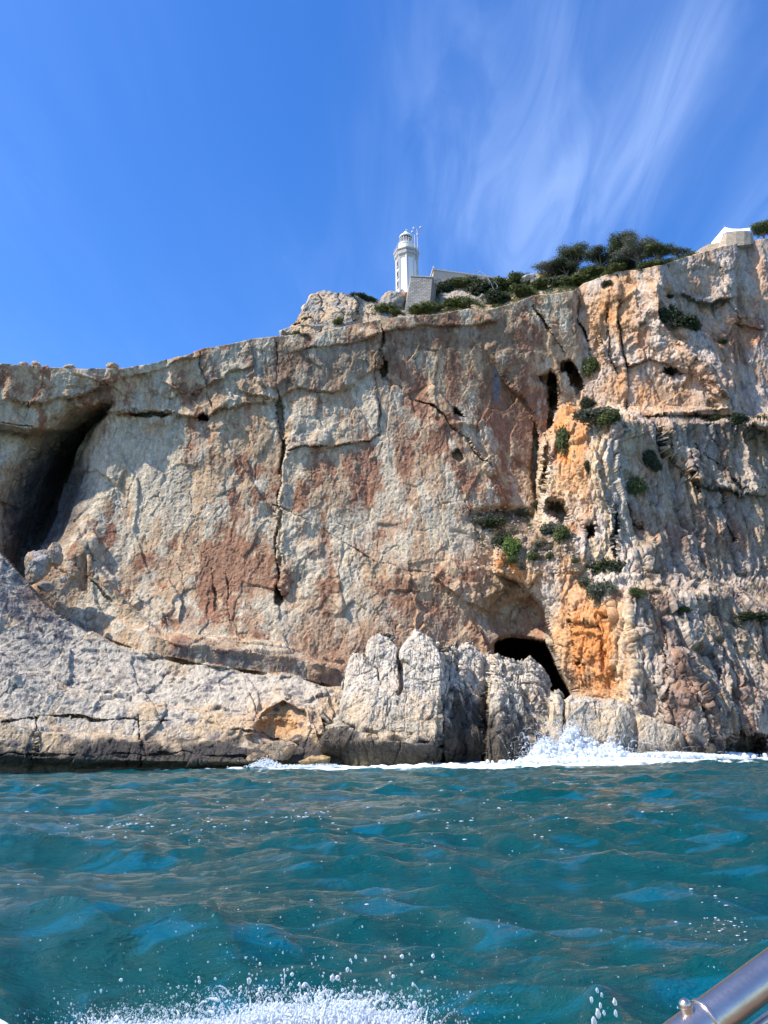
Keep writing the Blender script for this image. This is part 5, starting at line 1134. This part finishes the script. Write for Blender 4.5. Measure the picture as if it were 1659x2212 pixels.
for a in [(1268, 883, 34, 26, 'dark', 'dark compact shrub topping the shoulder of the sunlit buttress'),
          (1285, 915, 74, 36, 'grey', 'broad grey green shrub sprawling over the buttress shoulder'), (1312, 918, 50, 28, 'green', 'green shrub at the right end of the buttress shoulder'),
          (1215, 972, 30, 54, 'green', 'tall green shrub hanging down the left edge of the buttress'), (1272, 812, 40, 42, 'green', 'grey green tree like shrub alone in the corner crack above the shoulder'),
          (1448, 696, 42, 36, 'dark', 'large dark shrub at the left end of the slanting upper ledge'), (1475, 706, 44, 30, 'dark', 'dark shrub in the middle of the slanting upper ledge'), (1500, 714, 26, 20, 'dark', 'small dark shrub at the right end of the slanting upper ledge'),
          (1308, 568 + 50, 18, 12, 'dark', 'tiny dark shrub just below the rim under the ridge trees'), (1385, 703, 14, 8, 'dry', 'dry tuft on the pale buttress face left of the slanting ledge'),
          (1405, 1006, 30, 34, 'dark', 'dark shrub on the grey flutes right of the buttress arete'), (1422, 1014, 24, 22, 'dark', 'low dark shrub touching the dark one on the grey flutes'),
          (1372, 1064, 34, 34, 'green', 'green shrub in a notch of the pale rock below the grey flutes'), (1270, 1022, 20, 26, 'dark', 'dark narrow shrub in the groove below the buttress shoulder'),
          (1160, 1100, 20, 18, 'dark', 'small dark shrub at the left foot of the upper buttress'), (1192, 1152, 36, 26, 'grey', 'grey shrub below the small hollow of the buttress'),
          (1210, 1170, 36, 34, 'green', 'rounded green shrub beneath the small hollow'), (1108, 1196, 36, 38, 'bright', 'bright yellow green shrub lit by the sun above the orange lip'),
          (1103, 1215, 22, 16, 'green', 'small round shrub under the bright yellow green one'), (1148, 1207, 24, 16, 'green', 'little shrub in the middle of the earthy ledge'), (1185, 1207, 16, 12, 'green', 'tiny shrub at the right of the earthy ledge'),
          (1125, 1228, 14, 14, 'grey', 'grey tuft at the lower edge of the orange lip'), (1306, 1240, 72, 36, 'dark', 'broad dark flat topped shrub on the white terrace'),
          (1266, 1262, 26, 18, 'grey', 'small grey shrub left of the two on the terrace edge'), (1296, 1290, 52, 40, 'grey', 'sprawling grey shrub below the broad dark shrub'),
          (1372, 1290, 28, 20, 'green', 'green tuft right of the sprawling grey shrub'), (1402, 1286, 34, 12, 'dry', 'patch of dry yellow grass on the white terrace'), (1474, 1326, 28, 16, 'green', 'green cushion shrub low on the white slope at right'),
          (1605, 912, 40, 22, 'dark', 'dark shrub at the left end of the far right ledge'), (1640, 925, 44, 26, 'dark', 'largest dark shrub on the far right ledge'), (1548, 908, 26, 12, 'dark', 'low dark shrub in the middle of the long right ledge'),
          (1520, 905, 20, 10, 'green', 'small green tuft on the long right ledge'), (1620, 1340, 60, 18, 'dark', 'dark creeping shrub on the lower right terrace'), (1170, 1238 - 60, 18, 12, 'dry', 'dry tuft on the scree of the earthy ledge'),
          (1060, 1140, 44, 24, 'dark', 'dark shrub in the shade at the left of the scree shelf'), (1082, 1178, 34, 28, 'dark', 'dark shrub behind the bright yellow green one'), (1035, 1132, 26, 16, 'grey', 'grey shrub at the far left tip of the scree shelf'),
          (1130, 1110, 20, 12, 'grey', 'grey tuft among stones on the scree shelf'), (1240, 1215, 14, 9, 'green', 'tiny tuft between earthy ledge and white terrace'), (1445, 640 + 5, 12, 8, 'dark', 'tiny dark tuft high on the right wall below the rim'),
          (1560, 752 - 10, 16, 10, 'dark', 'tiny dark tuft beside the dark water streak'), (1268, 1148, 9, 7, 'dark', 'speck of green inside the round hole')]:
    bush(*a, group=LG)
HG_ = 'shrubs on the headland below the lighthouse'
for a in [(640, 728, 26, 14, 'green', 'pale green tuft at the left foot of the grey outcrop'), (655, 730, 24, 10, 'dry', 'dry grass tuft right of the pale green tuft at the outcrop'), (730, 700, 26, 16, 'green', 'small shrub on the sloping slabs below the grey outcrop'),
          (780, 645, 50, 18, 'dark', 'dark shrub on the crown of the grey outcrop'), (800, 650, 30, 14, 'dark', 'dark tuft at the right end of the outcrop crown'),
          (830, 678, 56, 26, 'green', 'green shrub at the rim left of the stone wall'), (855, 684, 34, 16, 'green', 'low shrub under the pointed boulder'), (905, 676, 56, 26, 'green', 'green shrub at the foot of the stone wall'), (930, 672, 40, 20, 'green', 'low green shrub right of the foot of the stone wall'),
          (925, 640, 46, 34, 'dark', 'dark green shrub against the right edge of the stone wall'), (958, 630, 52, 26, 'dark', 'dark green shrub on top of the stone wall before the house'), (988, 622, 50, 22, 'green', 'green shrub before the middle of the house'), (1018, 620, 46, 26, 'dark', 'dark shrub before the house near the dead branch'),
          (985, 668, 60, 30, 'green', 'green shrub below the grey slab in the headland scrub'), (1040, 640, 70, 44, 'dark', 'broad dark shrub in the middle of the headland scrub'), (1075, 655, 60, 36, 'dark', 'dark shrub at the rim below the dead branch'), (1085, 630, 60, 30, 'green', 'green shrub right of the dead branch'),
          (1120, 618, 56, 32, 'green', 'green shrub crest left of the grey outcrop block'), (1125, 642, 60, 28, 'green', 'green shrub at the rim right of the dark ones'), (1060, 618, 40, 22, 'grey', 'grey twiggy shrub around the dead branch'),
          (1165, 625, 50, 22, 'green', 'green shrub at the rim beneath the leftmost ridge tree')]:
    bush(*a, pt=hill_pt, group=HG_)
# continuous low scrub between them
Qs = HG.reshape(-1, 3); qx, qy = proj(Qs); msk = (qx > 860) & (fbm(Qs, 5, 3, 1800) > -0.12) & ~(((qx - 990) / 42) ** 2 + ((qy - 640) / 17) ** 2 < 1) | ((qx > 1150) & (fbm(Qs, 4, 3, 1801) > -0.3))
rg = np.random.RandomState(44); sel = rg.choice(np.where(msk)[0], 900, replace=False)
bl_ = [(Qs[i] + np.array([0, -.1, 0.25]), (rg.uniform(.5, 1.3),) * 2 + (rg.uniform(.35, .9),)) for i in sel]
sc1 = leafmesh('scrub', bl_, 60000, 0.16, 45, ML['green']); tag(sc1, 'low green scrub covering the slope above the cliff rim', 'scrub', kind='stuff')
Qs = CG[int(NR * .3):].reshape(-1, 3); qx, qy = proj(Qs); f_ = fbm(Qs, 3.0, 4, 1810)
msk = ((qx > 1080) & (qx < 1240) & (qy > 1150) & (qy < 1230) & (f_ > 0.12)) | ((qx > 1020) & (qx < 1150) & (qy > 1105) & (qy < 1170) & (f_ > 0.0)) | ((qx > 1400) & (qy > 1230) & (qy < 1350) & (f_ > 0.22)) | ((qx > 1270) & (qx < 1380) & (qy > 905) & (qy < 935) & (f_ > 0.0)) | ((qx > 1380) & (qy > 900) & (qy < 1300) & (f_ > 0.42))
ii = np.where(msk)[0]; sel = rg.choice(ii, min(600, len(ii)), replace=False)
bl_ = [(Qs[i] + np.array([0, -.15, 0.1]), (rg.uniform(.25, .7),) * 2 + (rg.uniform(.2, .5),)) for i in sel]
sc2 = leafmesh('cliff_tufts', bl_, 26000, 0.11, 46, ML['grey']); tag(sc2, 'tiny tufts dotted over the ledges of the right cliff', 'tufts', kind='stuff')
# stones of the scree shelf
Qs = CG.reshape(-1, 3); qx, qy = proj(Qs); ii = np.where((qx > 1020) & (qx < 1250) & (qy > 1095) & (qy < 1240))[0]; sel = rg.choice(ii, 420)
scr = drops('scree', Qs[sel] + np.array([0, -.1, .05]), rg.uniform(0.08, 0.38, 420), plain('scree_stone', (0.42, 0.36, 0.29), 0.9), IC1, np.stack([rg.uniform(.8, 1.6, 420), rg.uniform(.8, 1.4, 420), rg.uniform(.5, 1, 420)], 1)); tag(scr, 'loose pale stones strewn over the earthy ledge of the buttress', 'scree', kind='stuff')

def tree(px, py, w, h, kind, label, seed, lean=0.0, pt=None, spread=0.5, nb=9, n=7000):
    """tapered trunk with limbs and a clumped, gappy crown; px,py foot in the photo, w,h in photo pixels"""
    c_ = hill_pt(px, py) if pt is None else pt; sc_ = float((c_ - CAM) @ fwd) / FP; Wm, Hm = w * sc_ * 1.05, h * sc_ * 1.35; rg = np.random.RandomState(seed)
    r_ = empty('tree', c_ - np.array([0, 0, .4])); tag(r_, label, 'tree', 'trees along the ridge')
    q = MB(); fork = Hm * 0.38; q.tube([(0, 0, -0.5), (lean * .3, 0, fork * .5), (lean, 0, fork)], 0.05 * Hm, 8, 0.035 * Hm); blobs = []
    for i in range(nb):
        a = 2 * math.pi * i / nb + rg.uniform(-.3, .3); rr_ = Wm * rg.uniform(.12, .40); e_ = Vector((lean + rr_ * math.cos(a), rr_ * math.sin(a) * .7, Hm * rg.uniform(.55, .92 - 0.35 * (rr_ / Wm))))
        q.tube([(lean, 0, fork * rg.uniform(.7, 1)), (lean + (e_.x - lean) * .5, e_.y * .5, fork + (e_.z - fork) * .35), tuple(e_)], 0.022 * Hm, 6, 0.008 * Hm)
        blobs.append((tuple(e_), (Wm * rg.uniform(.17, .29), Wm * rg.uniform(.15, .25), Hm * rg.uniform(.12, .20))))
    q.build('trunk', MBARK, r_); leafmesh('crown', blobs, int(n * 1.5), 0.16, seed, ML[kind], r_, core=0.35); return r_
def rimfoot(px, py, dy=3):
    p = rim_pt(px); return at(float(px), float(py), float(p[1]) + dy)
tree(1196, 604, 84, 36, 'grey', 'leftmost ridge tree with grey spreading crown on a bare leaning trunk', 101, 1.2, nb=10)
tree(1245, 602, 84, 66, 'pine', 'rounded dark pine second from the left on the ridge', 102, nb=13, n=9000)
tree(1224, 606, 60, 40, 'dark', 'low dark pine tucked in front of the rounded pine', 109, nb=9)
tree(1300, 596, 76, 56, 'dark', 'dark low pine in the gap between rounded pine and tallest pine', 103, nb=12, n=8000)
tree(1352, 586, 84, 76, 'pine', 'tallest pine at the centre of the ridge trees', 104, nb=14, n=9000)
tree(1385, 588, 92, 66, 'grey', 'grey olive like tree in front of the tallest pine', 105, nb=14, n=9000)
tree(1424, 578, 66, 50, 'pine', 'flat topped pine at the right end of the ridge trees', 106, nb=11)
tree(1340, 598, 60, 34, 'dark', 'small dark tree at the feet of the tallest pine', 110, nb=9)
tree(1468, 562, 54, 24, 'grey', 'thin grey leafless looking tree right of the ridge pines', 107, nb=8, n=1600)
tree(1652, 522, 44, 42, 'green', 'green tree cut by the right edge above the cliff', 108, nb=10, pt=rimfoot(1652, 522))
for a in [(1275, 606, 70, 26, 'green', 'green shrub under the dark low pine'), (1330, 600, 60, 22, 'green', 'green shrub at the rim under the tallest pine'), (1235, 618, 70, 24, 'green', 'green shrub at the rim under the rounded pine'), (1400, 584, 50, 18, 'green', 'green shrub under the grey olive like tree'), (1200, 618, 50, 24, 'grey', 'grey shrub at the rim under the leftmost ridge tree')]:
    bush(*a, pt=hill_pt, group='shrubs under the ridge trees')
# dead branches
p0 = hill_pt(1068, 640); q = MB(); U = PXM
br = [[(0, 0, -1), (-1.2, -.5, 2.4), (-2.2, -.6, 4.3), (-3.6, -.4, 5.6), (-6.0, -.3, 6.0)], [(-1.2, -.5, 2.4), (-2.6, -1, 3.2), (-4.2, -1, 3.1)], [(-2.2, -.6, 4.3), (-2.9, -.2, 3.9), (-4.4, 0, 4.8)], [(0.1, 0, -.6), (.6, -.4, 1.2), (-.2, -.5, 2.6)], [(-3.6, -.4, 5.6), (-4.4, -.4, 5.2)]]
for b_ in br: q.tube(b_, 0.13, 6, 0.04)
o = q.build('dead_branch', MDEAD, None); o.location = p0 + np.array([0, -2.5, 0]); tag(o, 'bleached bare dead branch sticking out of the headland scrub', 'dead branch')

# ------------------------------------------------------------------ boat
MSTEEL = plain('stainless_steel', (0.58, 0.50, 0.44), 0.32, 1.0, var=0.10, vscale=60, bump=0.05, bscale=300)
MDECK_ADDED = plain('added_teak_deck', (0.24, 0.14, 0.085), 0.6, var=0.25, vscale=8)
MGEL = plain('white_gelcoat', (0.80, 0.80, 0.79), 0.25, var=0.03)
YR = 0.70
def railp(px, py, Yd): return at(float(px), float(py), Yd)
p0 = railp(1385, 2310, YR - .02); p1 = railp(1860, 1955, YR + .05)
br_ = empty('boat_rail', p0); tag(br_, 'polished steel boat rail crossing the bottom right corner', 'boat rail'); v0 = Vector(p0)
def prel(*a): return Vector(railp(*a)) - v0
scl = float((railp(1560, 2170, YR) - CAM) @ fwd) / FP
q = MB(); ax0, ax1 = prel(1385, 2310, YR - .02), prel(1860, 1955, YR + .05); q.tube([ax0, ax0.lerp(ax1, .5), ax1], 40 * scl, 40); q.build('top_rail', MSTEEL, br_, smooth=True)
q = MB(); b0, b1 = prel(1512, 2310, YR + .01), prel(1860, 2048, YR + .08); q.tube([b0, b0.lerp(b1, .5), b1], 11 * scl, 24); q.build('lower_rail', MSTEEL, br_, smooth=True)
axd = (ax1 - ax0).normalized(); cr = (prel(1524, 2205, YR)); tt_ = (cr - ax0).dot(axd); cc_ = ax0 + axd * tt_
q = MB(); q.tube([cc_ - axd * 5 * scl, cc_ - axd * 3 * scl, cc_ + axd * 3 * scl, cc_ + axd * 5 * scl], 44 * scl, 36); q.build('clamp_ring', MSTEEL, br_, smooth=True, bevel=0.0008)
upd = Vector(upv) * 0.8 - Vector(rgt) * 0.6; upd = (upd - axd * upd.dot(axd)).normalized(); bs = cc_ - axd * 34 * scl
q = MB(); q.tube([bs + upd * 36 * scl, bs + upd * 50 * scl], 14 * scl, 20); q.ball(bs + upd * 52 * scl, 13 * scl, 18, 10); q.build('fitting', MSTEEL, br_, smooth=True)
hl = MB(); gp = []
for x_, y_ in ((-60, 2160), (-10, 2183), (18, 2198), (38, 2212), (52, 2235), (60, 2300)): gp.append(railp(x_, y_, .95) )
org = gp[0]; V = []
for p in gp:
    p = p - org; V += [p, p + np.array([-.25, -.05, -.02]), p + np.array([-.25, -.05, -.25]), p + np.array([-.01, 0, -.25])]
F = []
for i in range(len(gp) - 1):
    for k in range(4): F.append((4 * i + k, 4 * i + 4 + k, 4 * i + 4 + (k + 1) % 4, 4 * i + (k + 1) % 4))
F += [(0, 1, 2, 3), tuple(4 * (len(gp) - 1) + k for k in (3, 2, 1, 0))]
hl.add(V, F); o = hl.build('boat_hull', MGEL, None, smooth=True, bevel=0.01); o.location = org; tag(o, 'white rounded hull edge just showing in the bottom left corner', 'boat hull')

dk = MB(); dk.box((0.4, -1.3, 1.35), (3.4, 4.0, 0.06)); dk.box((0.4, 0.55, 1.62), (3.2, 0.12, 0.5)); d_o = dk.build('added_deck', MDECK_ADDED, None); d_o.parent = o; d_o.location = -Vector(org)  # unseen deck, added for brown reflections in the rail
